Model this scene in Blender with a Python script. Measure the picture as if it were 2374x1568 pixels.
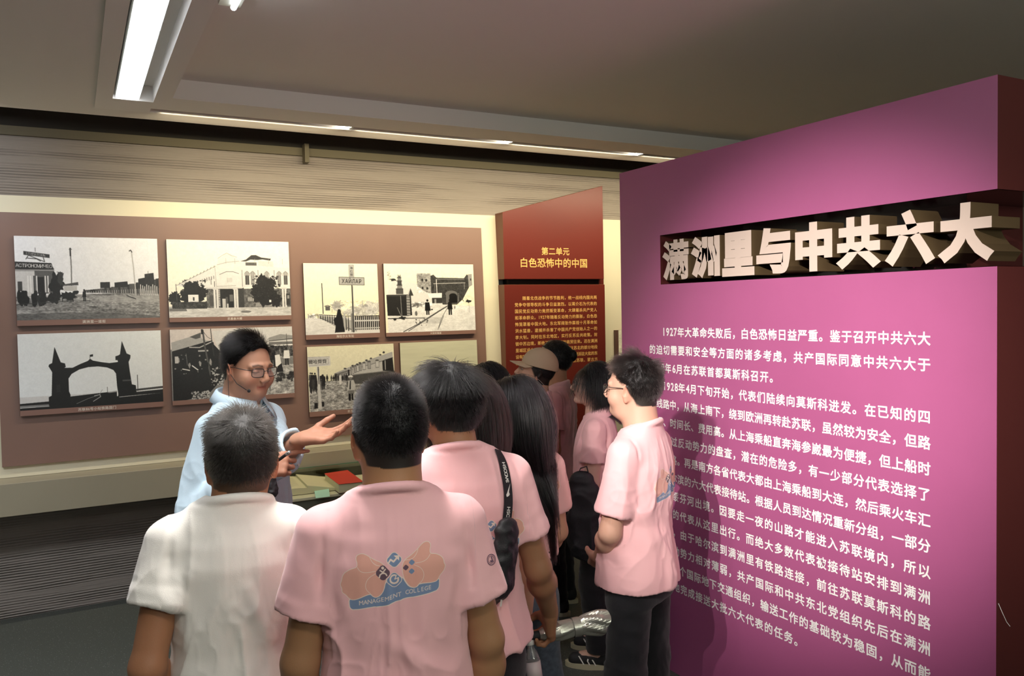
"""Museum hall: lecturer and visitors between a photo wall and a magenta partition."""
WORLD_S = 0.08
PANEL_S = 15.0
import bpy, bmesh, math, random
import numpy as np
import openvdb
from mathutils import Vector, Matrix, Euler

for o in list(bpy.data.objects):
    bpy.data.objects.remove(o)
SC = bpy.context.scene
COL = SC.collection
rng = np.random.default_rng(7)
random.seed(7)

# ---------------------------------------------------------------- camera
CAM_H = 1.85
YAW, PITCH, ROLL, FPX = 28.417, -2.126, 1.1115, 1878.5
cam = bpy.data.cameras.new('camera')
cam.sensor_width = 36.0
cam.lens = 36.0 * FPX / 2374.0
cam.clip_start = 0.02
camo = bpy.data.objects.new('camera', cam)
COL.objects.link(camo)
camo.matrix_world = (Matrix.Translation((0, 0, CAM_H)) @ Matrix.Rotation(-math.radians(YAW), 4, 'Z')
                     @ Matrix.Rotation(math.radians(90 + PITCH), 4, 'X')
                     @ Matrix.Rotation(-math.radians(ROLL), 4, 'Z'))
SC.camera = camo

def ray(px, py):
    m = np.array(camo.matrix_world)[:3, :3]
    return m @ np.array([(px - 1187.0) / FPX, -(py - 784.0) / FPX, -1.0])
def at(px, py, depth):
    """world point seen at a photograph pixel, at a true distance from the camera plane"""
    return np.array([0, 0, CAM_H]) + ray(px, py) * depth
def at_y(px, py, y):
    d = ray(px, py)
    return np.array([0, 0, CAM_H]) + d * (y / d[1])
def at_x(px, py, x):
    d = ray(px, py)
    return np.array([0, 0, CAM_H]) + d * (x / d[0])
def at_z(px, py, z):
    d = ray(px, py)
    return np.array([0, 0, CAM_H]) + d * ((z - CAM_H) / d[2])

# ---------------------------------------------------------------- world, lights, exposure
w = bpy.data.worlds.new('world')
SC.world = w
w.use_nodes = True
w.node_tree.nodes['Background'].inputs[0].default_value = (0.95, 0.93, 1.0, 1)
w.node_tree.nodes['Background'].inputs[1].default_value = WORLD_S
SC.view_settings.view_transform = 'Standard'
SC.view_settings.look = 'None'
SC.view_settings.exposure = 0.0
SC.view_settings.gamma = 1.0
SC.view_settings.use_curve_mapping = False
SC.cycles.max_bounces = 6
SC.cycles.diffuse_bounces = 4
SC.cycles.glossy_bounces = 3
SC.cycles.transmission_bounces = 6
SC.cycles.transparent_max_bounces = 12
SC.cycles.sample_clamp_indirect = 6.0
SC.cycles.caustics_reflective = False
SC.cycles.caustics_refractive = False
SC.cycles.use_denoising = True

def spot(name, loc, target, power, col, angle, blend=0.5, size=0.04):
    l = bpy.data.lights.new(name, 'SPOT')
    l.energy = power; l.color = col; l.spot_size = math.radians(angle); l.spot_blend = blend
    l.shadow_soft_size = size
    o = bpy.data.objects.new(name, l)
    COL.objects.link(o)
    o.location = loc
    o.rotation_euler = (Vector(target) - Vector(loc)).to_track_quat('-Z', 'Y').to_euler()
    return o
def area(name, loc, target, power, col, sx, sy, spread=180):
    l = bpy.data.lights.new(name, 'AREA')
    l.shape = 'RECTANGLE'; l.size = sx; l.size_y = sy; l.energy = power; l.color = col
    l.spread = math.radians(spread)
    o = bpy.data.objects.new(name, l)
    COL.objects.link(o)
    o.location = loc
    d = Vector(target) - Vector(loc)
    z = -d.normalized(); x = Vector((1, 0, 0)); x = (x - z * x.dot(z)).normalized(); y = z.cross(x)
    o.rotation_euler = Matrix((x, y, z)).transposed().to_euler()
    return o

# spots on the ceiling track that light the partition (behind and left of the camera)
CW = (1.0, 0.93, 0.88)
for nm, p, e in (('partition_spot_1', (-0.80, 0.50, 2.93), 720), ('partition_spot_2', (-0.80, 0.15, 2.93), 440), ('partition_spot_3', (-0.8, 0.85, 2.93), 90)):
    spot(nm, p, (2.6, 2.34, 1.45), e, CW, 33, 1.0, 0.015)
# a lamp over the visitors in front
spot('visitor_spot_1', (0.05, 0.1, 2.93), (0.55, 1.95, 1.35), 52, (1.0, 0.88, 0.74), 54, 0.9, 0.10)
# warm wall washers in the ceiling slot
WARM = (1.0, 0.84, 0.56)
for i, x in enumerate((1.48, 2.58, 3.66, 4.75)):
    area('washer_%d' % (i + 1), (x - 0.52, 4.79, 2.938), (x - 0.52, 5.8, 2.1), 10, WARM, 1.0, 0.02, 120)
area('washer_cool', (-1.4, 4.79, 2.93), (-1.4, 5.8, 2.25), 10, (0.95, 0.96, 1.0), 2.0, 0.03, 120)
area('tube_glow', (0.57, 2.4, 2.985), (0.57, 2.4, 0), 14, (1.0, 0.95, 0.90), 0.06, 1.1, 75)
# unseen fill light added behind the camera to brighten the ceiling
area('ceiling_fill', (1.2, -1.6, 2.25), (1.5, -0.6, 3.0), 40, (0.95, 1.0, 0.87), 1.4, 0.8, 170)
area('left_fill', (-1.3, 3.3, 2.94), (-1.1, 3.9, 0), 42, (0.95, 0.97, 1.0), 0.6, 0.6, 110)  # unseen fill, added to lift the low left wall and floor
# ---------------------------------------------------------------- helpers
def lin(c):
    """sRGB 0-255 triple to linear"""
    out = []
    for v in c[:3]:
        v = v / 255.0
        out.append(v / 12.92 if v <= 0.04045 else ((v + 0.055) / 1.055) ** 2.4)
    return tuple(out) + (1.0,)

MATS = {}
def mat(name, color, rough=0.6, bump=0.0, bscale=200.0, var=0.0, vscale=6.0, metal=0.0, spec=0.5,
        emit=None, estr=0.0, sheen=0.0, sss=0.0, alpha=1.0, coat=0.0, trans=0.0, attr=None, stretch=None):
    if name in MATS:
        return MATS[name]
    m = bpy.data.materials.new(name)
    m.use_nodes = True
    N = m.node_tree.nodes; L = m.node_tree.links
    b = N['Principled BSDF']
    b.inputs['Base Color'].default_value = color
    b.inputs['Roughness'].default_value = rough
    b.inputs['Metallic'].default_value = metal
    b.inputs['Specular IOR Level'].default_value = spec
    b.inputs['Alpha'].default_value = alpha
    b.inputs['Coat Weight'].default_value = coat
    b.inputs['Transmission Weight'].default_value = trans
    if sheen:
        b.inputs['Sheen Weight'].default_value = sheen
        b.inputs['Sheen Roughness'].default_value = 0.5
    if sss:
        b.inputs['Subsurface Weight'].default_value = sss
        b.inputs['Subsurface Radius'].default_value = (0.012, 0.005, 0.003)
        b.inputs['Subsurface Scale'].default_value = 1.0
    if emit is not None:
        b.inputs['Emission Color'].default_value = emit
        b.inputs['Emission Strength'].default_value = estr
    tc = N.new('ShaderNodeTexCoord')
    src = tc.outputs['Object']
    if stretch:
        mp = N.new('ShaderNodeMapping'); mp.inputs['Scale'].default_value = stretch
        L.new(src, mp.inputs['Vector']); src = mp.outputs['Vector']
    csock = None
    if attr:
        at_ = N.new('ShaderNodeAttribute'); at_.attribute_name = attr
        csock = at_.outputs['Color']
    if var > 0:
        nz = N.new('ShaderNodeTexNoise'); nz.inputs['Scale'].default_value = vscale
        nz.inputs['Detail'].default_value = 5
        L.new(tc.outputs['Object'], nz.inputs['Vector'])
        mr = N.new('ShaderNodeMapRange'); mr.inputs['From Min'].default_value = 0.3; mr.inputs['From Max'].default_value = 0.7
        mr.inputs['To Min'].default_value = 1 - var; mr.inputs['To Max'].default_value = 1 + var
        L.new(nz.outputs['Fac'], mr.inputs['Value'])
        mx = N.new('ShaderNodeVectorMath'); mx.operation = 'SCALE'
        if csock:
            L.new(csock, mx.inputs[0])
        else:
            mx.inputs[0].default_value = color[:3]
        L.new(mr.outputs['Result'], mx.inputs['Scale'])
        csock = mx.outputs['Vector']
    if csock:
        L.new(csock, b.inputs['Base Color'])
    if bump > 0:
        nz = N.new('ShaderNodeTexNoise'); nz.inputs['Scale'].default_value = bscale; nz.inputs['Detail'].default_value = 3
        L.new(src, nz.inputs['Vector'])
        bp = N.new('ShaderNodeBump'); bp.inputs['Strength'].default_value = bump; bp.inputs['Distance'].default_value = 0.002
        L.new(nz.outputs['Fac'], bp.inputs['Height'])
        L.new(bp.outputs['Normal'], b.inputs['Normal'])
    MATS[name] = m
    return m

def link(name, me, m=None, parent=None, smooth=False, label=None, cat=None, group=None, kind=None, loc=None):
    o = bpy.data.objects.new(name, me)
    COL.objects.link(o)
    if m is not None:
        me.materials.clear()
        for mm in (m if isinstance(m, (list, tuple)) else [m]):
            me.materials.append(mm)
    if parent is not None:
        o.parent = parent
    if smooth:
        me.polygons.foreach_set('use_smooth', np.ones(len(me.polygons), bool))
    if loc is not None:
        o.location = loc
    tag(o, label, cat, group, kind)
    return o
def tag(o, label=None, cat=None, group=None, kind=None):
    if label: o['label'] = label
    if cat: o['category'] = cat
    if group: o['group'] = group
    if kind: o['kind'] = kind
    return o
def empty(name, loc=(0, 0, 0), rz=0.0, label=None, cat=None, group=None, kind=None):
    o = bpy.data.objects.new(name, None)
    COL.objects.link(o)
    o.empty_display_size = 0.1
    o.location = loc; o.rotation_euler = (0, 0, rz)
    return tag(o, label, cat, group, kind)
def mesh(name, v, f):
    me = bpy.data.meshes.new(name)
    me.from_pydata([tuple(map(float, p)) for p in v], [], [tuple(map(int, q)) for q in f])
    me.update()
    return me
class MB:
    """collects shapes into one mesh"""
    def __init__(s): s.v = []; s.f = []
    def add(s, v, f):
        n = len(s.v); s.v += [tuple(p) for p in v]; s.f += [tuple(i + n for i in q) for q in f]; return s
    def box(s, lo, hi):
        x0, y0, z0 = lo; x1, y1, z1 = hi
        v = [(x0, y0, z0), (x1, y0, z0), (x1, y1, z0), (x0, y1, z0), (x0, y0, z1), (x1, y0, z1), (x1, y1, z1), (x0, y1, z1)]
        return s.add(v, [(0, 3, 2, 1), (4, 5, 6, 7), (0, 1, 5, 4), (1, 2, 6, 5), (2, 3, 7, 6), (3, 0, 4, 7)])
    def hexa(s, b, t):
        """b, t: four corners each"""
        return s.add(list(b) + list(t), [(0, 3, 2, 1), (4, 5, 6, 7), (0, 1, 5, 4), (1, 2, 6, 5), (2, 3, 7, 6), (3, 0, 4, 7)])
    def tube(s, pts, r, n=8, cap=True):
        pts = [np.array(p, float) for p in pts]
        rs = r if hasattr(r, '__len__') else [r] * len(pts)
        rings = []; up = None
        for i, p in enumerate(pts):
            d = pts[min(i + 1, len(pts) - 1)] - pts[max(i - 1, 0)]
            d = d / (np.linalg.norm(d) + 1e-9)
            if up is None:
                up = np.array([0, 0, 1.0]) if abs(d[2]) < 0.9 else np.array([1.0, 0, 0])
            a = np.cross(up, d); a /= np.linalg.norm(a) + 1e-9
            b = np.cross(d, a); up = b
            rings.append([p + rs[i] * (math.cos(t) * a + math.sin(t) * b) for t in np.linspace(0, 2 * math.pi, n, endpoint=False)])
        v = [q for g in rings for q in g]; f = []
        for i in range(len(pts) - 1):
            for k in range(n):
                f.append((i * n + k, i * n + (k + 1) % n, (i + 1) * n + (k + 1) % n, (i + 1) * n + k))
        if cap:
            f.append(tuple(range(n - 1, -1, -1))); f.append(tuple((len(pts) - 1) * n + k for k in range(n)))
        return s.add(v, f)
    def ribbon(s, pts, wdir, width, th):
        """flat strap along pts; wdir list of width directions"""
        v = []; f = []
        for i, p in enumerate(pts):
            p = np.array(p, float); w_ = np.array(wdir[i], float); w_ /= np.linalg.norm(w_)
            d = np.array(pts[min(i + 1, len(pts) - 1)], float) - np.array(pts[max(i - 1, 0)], float)
            nn = np.cross(d, w_); nn /= np.linalg.norm(nn) + 1e-9
            for a, b in ((-1, -1), (1, -1), (1, 1), (-1, 1)):
                v.append(p + w_ * width / 2 * a + nn * th / 2 * b)
        for i in range(len(pts) - 1):
            for k in range(4):
                f.append((i * 4 + k, i * 4 + (k + 1) % 4, i * 4 + 4 + (k + 1) % 4, i * 4 + 4 + k))
        n = (len(pts) - 1) * 4
        f += [(3, 2, 1, 0), (n, n + 1, n + 2, n + 3)]
        return s.add(v, f)
    def mesh(s, name, bev=0.0, seg=1):
        me = mesh(name, s.v, s.f)
        bm = bmesh.new(); bm.from_mesh(me)
        bmesh.ops.recalc_face_normals(bm, faces=bm.faces)
        if bev > 0:
            bmesh.ops.bevel(bm, geom=list(bm.edges), offset=bev, segments=seg, affect='EDGES')
        bm.to_mesh(me); bm.free()
        return me
def box(name, lo, hi, m, parent=None, bev=0.0, **kw):
    return link(name, MB().box(lo, hi).mesh(name, bev), m, parent, **kw)

# ---------------------------------------------------------------- glyphs
GL = {}
def glyph(ch, bold=0.0, ext=0.0):
    key = (ch, bold, ext)
    if key not in GL:
        c = bpy.data.curves.new('glyph', 'FONT')
        c.body = ch; c.size = 1.0; c.extrude = max(ext, 0.01); c.bevel_depth = bold; c.bevel_resolution = 0
        c.resolution_u = 3
        o = bpy.data.objects.new('glyph', c); COL.objects.link(o)
        dg = bpy.context.evaluated_depsgraph_get()
        me = bpy.data.meshes.new_from_object(o.evaluated_get(dg))
        v = np.array([p.co[:] for p in me.vertices]) if len(me.vertices) else np.zeros((0, 3))
        f = [tuple(p.vertices) for p in me.polygons]
        if ext == 0 and len(v):      # flat print: keep only the front, laid in one plane
            f = [q for q in f if all(v[i, 2] > 0.005 for i in q)]
            used = sorted({i for q in f for i in q}); mp_ = {a: b for b, a in enumerate(used)}
            f = [tuple(mp_[i] for i in q) for q in f]; v = v[used]; v[:, 2] = 0
        elif len(v):
            v[:, 2] = v[:, 2].clip(-ext, ext)
        bpy.data.objects.remove(o); bpy.data.curves.remove(c); bpy.data.meshes.remove(me)
        GL[key] = (v, f)
    return GL[key]
def is_cjk(ch): return ord(ch) > 0x2e80
def adv(ch): return 1.0 if is_cjk(ch) else (0.55 if ch.isdigit() else (0.35 if ch == ' ' else 0.68))
# vertical centre of CJK glyphs in em units of this font
def text_geo(line, pitch, size, bold, justify=None, ext=0.0):
    """returns verts (x right, y up, centred vertically) and faces; x starts at 0"""
    V = []; F = []; n = 0
    tot = sum(adv(c) for c in line)
    if justify: pitch = (justify - size * 0.93) / (tot - 1.0)
    x = 0.0
    for ch in line:
        a = adv(ch) * pitch
        if ch not in ' \u3000':
            v, f = glyph(ch, bold, ext)
            if len(v):
                if is_cjk(ch) and ch not in '，。、':
                    off = x
                elif ch in '，。、':
                    off = x
                else:
                    off = x + (a - (v[:, 0].max() + v[:, 0].min()) * size) / 2
                vv = v.copy(); vv[:, :2] *= size
                if ch.isdigit(): vv[:, 1] = vv[:, 1] * 1.10; vv[:, 0] *= 1.0
                vv[:, 0] += off; vv[:, 1] -= 0.36 * size
                V.append(vv); F += [tuple(i + n for i in q) for q in f]; n += len(v)
        x += a
    return (np.concatenate(V) if V else np.zeros((0, 3))), F, x
def text_mesh(name, line, org, xd, yd, pitch, size, bold, justify=None):
    v, f, wd = text_geo(line, pitch, size, bold, justify)
    org = np.array(org, float); xd = np.array(xd, float); yd = np.array(yd, float)
    P = org + v[:, :1] * xd + v[:, 1:2] * yd
    return mesh(name, P, f)

# ---------------------------------------------------------------- small software raster (prints)
class Ras:
    def __init__(s, w, h, bg=(1, 1, 1), a=1.0):
        s.w, s.h = w, h
        s.c = np.zeros((h, w, 4), np.float32); s.c[..., :3] = bg; s.c[..., 3] = a
        s.sx = s.sy = 1.0; s.ox = s.oy = 0.0
    def view(s, x0, y0, x1, y1):
        """source coordinates of the picture corners"""
        s.sx = s.w / (x1 - x0); s.sy = s.h / (y1 - y0); s.ox = x0; s.oy = y0; return s
    def T(s, p):
        p = np.atleast_2d(np.array(p, float)); return np.stack([(p[:, 0] - s.ox) * s.sx, (p[:, 1] - s.oy) * s.sy], 1)
    def _mask(s, P):
        x0 = max(int(P[:, 0].min()) - 1, 0); x1 = min(int(P[:, 0].max()) + 2, s.w)
        y0 = max(int(P[:, 1].min()) - 1, 0); y1 = min(int(P[:, 1].max()) + 2, s.h)
        if x1 <= x0 or y1 <= y0: return None
        acc = 0
        for dx, dy in ((.25, .25), (.75, .25), (.25, .75), (.75, .75)):
            X, Y = np.meshgrid(np.arange(x0, x1) + dx, np.arange(y0, y1) + dy)
            ins = np.zeros(X.shape, bool)
            for i in range(len(P)):
                ax, ay = P[i]; bx, by = P[(i + 1) % len(P)]
                if ay == by: continue
                cond = (Y < ay) != (Y < by)
                ins ^= cond & (X < (bx - ax) * (Y - ay) / (by - ay) + ax)
            acc = acc + ins * 0.25
        return x0, x1, y0, y1, acc
    def _put(s, m, col, al):
        if m is None: return
        x0, x1, y0, y1, k = m
        k = (k * al)[..., None]; t = s.c[y0:y1, x0:x1]
        t[..., :3] = t[..., :3] * (1 - k) + np.array(col, np.float32)[:3] * k
        t[..., 3:] = np.maximum(t[..., 3:], k)
    def poly(s, pts, col, al=1.0, raw=False):
        col = (col,) * 3 if not hasattr(col, '__len__') else col
        s._put(s._mask(np.array(pts, float) if raw else s.T(pts)), col, al)
    def line(s, pts, wd, col, al=1.0, closed=False):
        """wd in source x units"""
        P = s.T(pts); r = wd * s.sx / 2
        n = len(P)
        for i in range(n if closed else n - 1):
            a = P[i]; b = P[(i + 1) % n]; d = b - a; l = np.hypot(*d)
            if l < 1e-6: continue
            nn = np.array([-d[1], d[0]]) / l * r; e = d / l * r * 0.5
            s.poly([a - e + nn, b + e + nn, b + e - nn, a - e - nn], col, al, raw=True)
    def rect(s, x0, y0, x1, y1, col, al=1.0): s.poly([(x0, y0), (x1, y0), (x1, y1), (x0, y1)], col, al)
    def ell(s, cx, cy, rx, ry, col, al=1.0, n=20):
        s.poly([(cx + rx * math.cos(t), cy + ry * math.sin(t)) for t in np.linspace(0, 2 * math.pi, n, endpoint=False)], col, al)
    def blob(s, cx, cy, rx, ry, col, al=1.0, rough=0.3, n=26, seed=0):
        r = np.random.default_rng(seed + int(cx * 7 + cy * 13))
        k = 1 + rough * (r.random(n) - 0.5) * 2
        s.poly([(cx + rx * k[i] * math.cos(t), cy + ry * k[i] * math.sin(t)) for i, t in enumerate(np.linspace(0, 2 * math.pi, n, endpoint=False))], col, al)
    def text(s, line, fn, col, size, bold=0.0, pitch=None):
        """fn maps (x, up) in source units to source coordinates"""
        v, f, wd = text_geo(line, pitch or size, size, bold)
        for q in f:
            P = [fn(v[i, 0], v[i, 1]) for i in q]
            s.poly(P, col)
        return wd
    def noise(s, x0, y0, x1, y1, amp, cell=2.0, seed=0, sx=1.0):
        a = s.T([(x0, y0), (x1, y1)]).astype(int); a[:, 0] = a[:, 0].clip(0, s.w); a[:, 1] = a[:, 1].clip(0, s.h)
        h = a[1, 1] - a[0, 1]; w_ = a[1, 0] - a[0, 0]
        if h < 2 or w_ < 2: return
        r = np.random.default_rng(seed)
        tot = np.zeros((h, w_))
        for k, g in ((cell, 1.0), (cell * 3, 0.8), (cell * 8, 0.6)):
            gh = int(h / k) + 3; gw = int(w_ / (k * sx)) + 3
            L_ = r.random((gh, gw)) - 0.5
            yy = np.arange(h) / k; xx = np.arange(w_) / (k * sx)
            yi = yy.astype(int); xi = xx.astype(int); fy = (yy - yi)[:, None]; fx = (xx - xi)[None]
            tot += g * ((L_[yi][:, xi] * (1 - fx) + L_[yi][:, xi + 1] * fx) * (1 - fy) + (L_[yi + 1][:, xi] * (1 - fx) + L_[yi + 1][:, xi + 1] * fx) * fy)
        t = s.c[a[0, 1]:a[1, 1], a[0, 0]:a[1, 0], :3]
        t += (amp * tot)[..., None]
    def blur(s, n=1):
        for _ in range(n):
            p = np.pad(s.c, ((1, 1), (1, 1), (0, 0)), 'edge')
            s.c = (p[:-2, 1:-1] + p[2:, 1:-1] + p[1:-1, :-2] + p[1:-1, 2:] + 2 * p[1:-1, 1:-1]) / 6
    def image(s, name):
        im = bpy.data.images.new(name, s.w, s.h, alpha=True)
        im.pixels.foreach_set(np.clip(s.c[::-1], 0, 1).astype(np.float32).ravel())
        im.update(); im.pack()
        return im
def print_mat(name, im, rough=0.45, base=None, bump=0.0, sheen=0.0, blend=1.0):
    """image on UV; if base is given, the image alpha lies over the base colour"""
    m = bpy.data.materials.new(name); m.use_nodes = True
    N = m.node_tree.nodes; L = m.node_tree.links; b = N['Principled BSDF']
    b.inputs['Roughness'].default_value = rough
    t = N.new('ShaderNodeTexImage'); t.image = im; t.extension = 'CLIP' if base else 'EXTEND'
    uv = N.new('ShaderNodeUVMap'); uv.uv_map = 'UVMap'; L.new(uv.outputs[0], t.inputs[0])
    if base:
        mx = N.new('ShaderNodeMix'); mx.data_type = 'RGBA'
        mx.inputs[6].default_value = base
        L.new(t.outputs['Color'], mx.inputs[7])
        mm = N.new('ShaderNodeMath'); mm.operation = 'MULTIPLY'; mm.inputs[1].default_value = blend
        L.new(t.outputs['Alpha'], mm.inputs[0]); L.new(mm.outputs[0], mx.inputs[0]); L.new(mx.outputs[2], b.inputs['Base Color'])
        tc = N.new('ShaderNodeTexCoord'); nz = N.new('ShaderNodeTexNoise'); nz.inputs['Scale'].default_value = 900
        L.new(tc.outputs['Object'], nz.inputs['Vector'])
        bp = N.new('ShaderNodeBump'); bp.inputs['Strength'].default_value = 0.15; bp.inputs['Distance'].default_value = 0.001
        L.new(nz.outputs['Fac'], bp.inputs['Height']); L.new(bp.outputs['Normal'], b.inputs['Normal'])
        b.inputs['Sheen Weight'].default_value = sheen
        b.inputs['Specular IOR Level'].default_value = 0.2
    else:
        L.new(t.outputs['Color'], b.inputs['Base Color'])
    return m
def quad_uv(name, c, m, parent, **kw):
    """flat print; corners tl, tr, br, bl"""
    me = mesh(name, [c[3], c[2], c[1], c[0]], [(0, 1, 2, 3)])
    me.uv_layers.new(name='UVMap')
    me.uv_layers[0].data.foreach_set('uv', [0, 0, 1, 0, 1, 1, 0, 1])
    return link(name, me, m, parent, **kw)
def _link_world(fn):
    def g(name, me, m=None, parent=None, **kw):
        o = fn(name, me, m, parent, **kw)
        if parent is not None and parent.type == 'EMPTY' and not kw.get('loc'):
            o.matrix_parent_inverse = Matrix.LocRotScale(parent.location, parent.rotation_euler, None).inverted()
        return o
    return g
link_local = link
link = _link_world(link)

D = 5.813           # back wall
XL, XR, YB = -3.6, 6.6, -3.2
# ---------------------------------------------------------------- room shell
def wall_mat():
    m = bpy.data.materials.new('combed plaster'); m.use_nodes = True
    N = m.node_tree.nodes; L = m.node_tree.links; b = N['Principled BSDF']
    b.inputs['Roughness'].default_value = 0.8; b.inputs['Specular IOR Level'].default_value = 0.25
    tc = N.new('ShaderNodeTexCoord')
    sp = N.new('ShaderNodeSeparateXYZ'); L.new(tc.outputs['Object'], sp.inputs[0])
    mp = N.new('ShaderNodeMapping'); mp.inputs['Scale'].default_value = (0.6, 0.6, 3.0); L.new(tc.outputs['Object'], mp.inputs[0])
    n1 = N.new('ShaderNodeTexNoise'); n1.inputs['Scale'].default_value = 1.6; n1.inputs['Detail'].default_value = 3; L.new(mp.outputs[0], n1.inputs['Vector'])
    # grooves: sine of height warped by noise
    a = N.new('ShaderNodeMath'); a.operation = 'MULTIPLY_ADD'; a.inputs[1].default_value = 0.03
    L.new(n1.outputs['Fac'], a.inputs[0]); L.new(sp.outputs['Z'], a.inputs[2])
    s1 = N.new('ShaderNodeMath'); s1.operation = 'MULTIPLY'; s1.inputs[1].default_value = 2 * math.pi / 0.0165; L.new(a.outputs[0], s1.inputs[0])
    s2 = N.new('ShaderNodeMath'); s2.operation = 'SINE'; L.new(s1.outputs[0], s2.inputs[0])
    mp2 = N.new('ShaderNodeMapping'); mp2.inputs['Scale'].default_value = (0.5, 0.5, 7.0); L.new(tc.outputs['Object'], mp2.inputs[0])
    n2 = N.new('ShaderNodeTexNoise'); n2.inputs['Scale'].default_value = 2.3; n2.inputs['Detail'].default_value = 4; L.new(mp2.outputs[0], n2.inputs['Vector'])
    r = N.new('ShaderNodeMapRange'); r.inputs['From Min'].default_value = 0.42; r.inputs['From Max'].default_value = 0.58; L.new(n2.outputs['Fac'], r.inputs['Value'])
    q = N.new('ShaderNodeMath'); q.operation = 'MULTIPLY'; L.new(s2.outputs[0], q.inputs[0]); L.new(r.outputs[0], q.inputs[1])
    mp3 = N.new('ShaderNodeMapping'); mp3.inputs['Scale'].default_value = (4, 4, 160); L.new(tc.outputs['Object'], mp3.inputs[0])
    n3 = N.new('ShaderNodeTexNoise'); n3.inputs['Scale'].default_value = 1; n3.inputs['Detail'].default_value = 3; L.new(mp3.outputs[0], n3.inputs['Vector'])
    h = N.new('ShaderNodeMath'); h.operation = 'ADD'; L.new(q.outputs[0], h.inputs[0]); L.new(n3.outputs['Fac'], h.inputs[1])
    bp = N.new('ShaderNodeBump'); bp.inputs['Strength'].default_value = 1.0; bp.inputs['Distance'].default_value = 0.003
    L.new(h.outputs[0], bp.inputs['Height']); L.new(bp.outputs[0], b.inputs['Normal'])
    cr = N.new('ShaderNodeMapRange'); cr.inputs['From Min'].default_value = -1; cr.inputs['From Max'].default_value = 1.4
    cr.inputs['To Min'].default_value = 0.62; cr.inputs['To Max'].default_value = 1.08; L.new(h.outputs[0], cr.inputs['Value'])
    vm = N.new('ShaderNodeVectorMath'); vm.operation = 'SCALE'; vm.inputs[0].default_value = lin((158, 150, 142))[:3]
    L.new(cr.outputs[0], vm.inputs['Scale']); L.new(vm.outputs[0], b.inputs['Base Color'])
    return m
def floor_mat():
    m = bpy.data.materials.new('speckled vinyl'); m.use_nodes = True
    N = m.node_tree.nodes; L = m.node_tree.links; b = N['Principled BSDF']
    b.inputs['Roughness'].default_value = 0.55; b.inputs['Specular IOR Level'].default_value = 0.35
    tc = N.new('ShaderNodeTexCoord'); mp = N.new('ShaderNodeMapping'); mp.inputs['Scale'].default_value = (1, 1, 1); mp.inputs['Rotation'].default_value = (0, 0, 0.9)
    L.new(tc.outputs['Object'], mp.inputs[0])
    mps = N.new('ShaderNodeMapping'); mps.inputs['Scale'].default_value = (60, 130, 60); L.new(mp.outputs[0], mps.inputs[0])
    v = N.new('ShaderNodeTexVoronoi'); v.inputs['Scale'].default_value = 1.0; L.new(mps.outputs[0], v.inputs['Vector'])
    c = N.new('ShaderNodeValToRGB'); c.color_ramp.elements[0].position = 0.10; c.color_ramp.elements[1].position = 0.22
    c.color_ramp.elements[0].color = (1, 1, 1, 1); c.color_ramp.elements[1].color = (0, 0, 0, 1); L.new(v.outputs['Distance'], c.inputs[0])
    wn = N.new('ShaderNodeMath'); wn.operation = 'GREATER_THAN'; wn.inputs[1].default_value = 0.55
    sx = N.new('ShaderNodeSeparateColor'); L.new(v.outputs['Color'], sx.inputs[0]); L.new(sx.outputs[0], wn.inputs[0])
    mu = N.new('ShaderNodeMath'); mu.operation = 'MULTIPLY'; L.new(c.outputs[0], mu.inputs[0]); L.new(wn.outputs[0], mu.inputs[1])
    nz = N.new('ShaderNodeTexNoise'); nz.inputs['Scale'].default_value = 220; nz.inputs['Detail'].default_value = 3; L.new(tc.outputs['Object'], nz.inputs['Vector'])
    cr = N.new('ShaderNodeValToRGB'); cr.color_ramp.elements[0].color = lin((62, 66, 62)); cr.color_ramp.elements[1].color = lin((92, 96, 90))
    cr.color_ramp.elements[0].position = 0.3; cr.color_ramp.elements[1].position = 0.7; L.new(nz.outputs['Fac'], cr.inputs[0])
    mx = N.new('ShaderNodeMix'); mx.data_type = 'RGBA'; mx.inputs[7].default_value = lin((150, 156, 150)); L.new(mu.outputs[0], mx.inputs[0]); L.new(cr.outputs[0], mx.inputs[6])
    L.new(mx.outputs[2], b.inputs['Base Color'])
    return m
M_CEIL = mat('ceiling paint', lin((232, 226, 218)), 0.85, bump=0.08, bscale=300)
M_BAND = mat('ceiling band paint', lin((236, 231, 224)), 0.8)
link('floor', MB().box((XL, YB, -0.08), (XR, D + 0.1, 0)).mesh('floor'), floor_mat(), kind='structure')
link('wall_back', MB().box((XL, D, 0), (XR, D + 0.12, 3.4)).mesh('wall_back'), wall_mat(), kind='structure')
M_WALL = mat('plain wall paint', lin((150, 140, 132)), 0.8, bump=0.1, bscale=200)
link('wall_left', MB().box((XL - 0.12, YB, 0), (XL, D, 3.4)).mesh('wall_left'), M_WALL, kind='structure')
link('wall_right', MB().box((XR, YB, 0), (XR + 0.12, D, 3.4)).mesh('wall_right'), M_WALL, kind='structure')
c = MB()
c.box((0.485, YB, 3.05), (XR, 4.50, 3.12))                    # raised centre of the coffer
c.box((XL, YB, 2.962), (0.14, 5.06, 3.10))                    # outer ceiling on the left
c.box((0.14, 4.85, 2.962), (XR, 5.06, 3.10))
c.box((XL, 5.02, 3.42), (XR, D, 3.48))                        # top of a gap shaped in to darken the ceiling edge
prof = [(5.06 + 0.06 * math.sin(t), 2.962 + 0.06 * (1 - math.cos(t))) for t in np.linspace(0, math.pi / 2, 9)] + [(5.12, 3.44)]
v = []; f = []
for i, (y, z) in enumerate(prof):
    v += [(XL, y, z), (XR, y, z)]
    if i: f.append((2 * i - 2, 2 * i - 1, 2 * i + 1, 2 * i))
c.add(v, f)
link('ceiling', c.mesh('ceiling'), M_CEIL, kind='structure')
c = MB()
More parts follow.
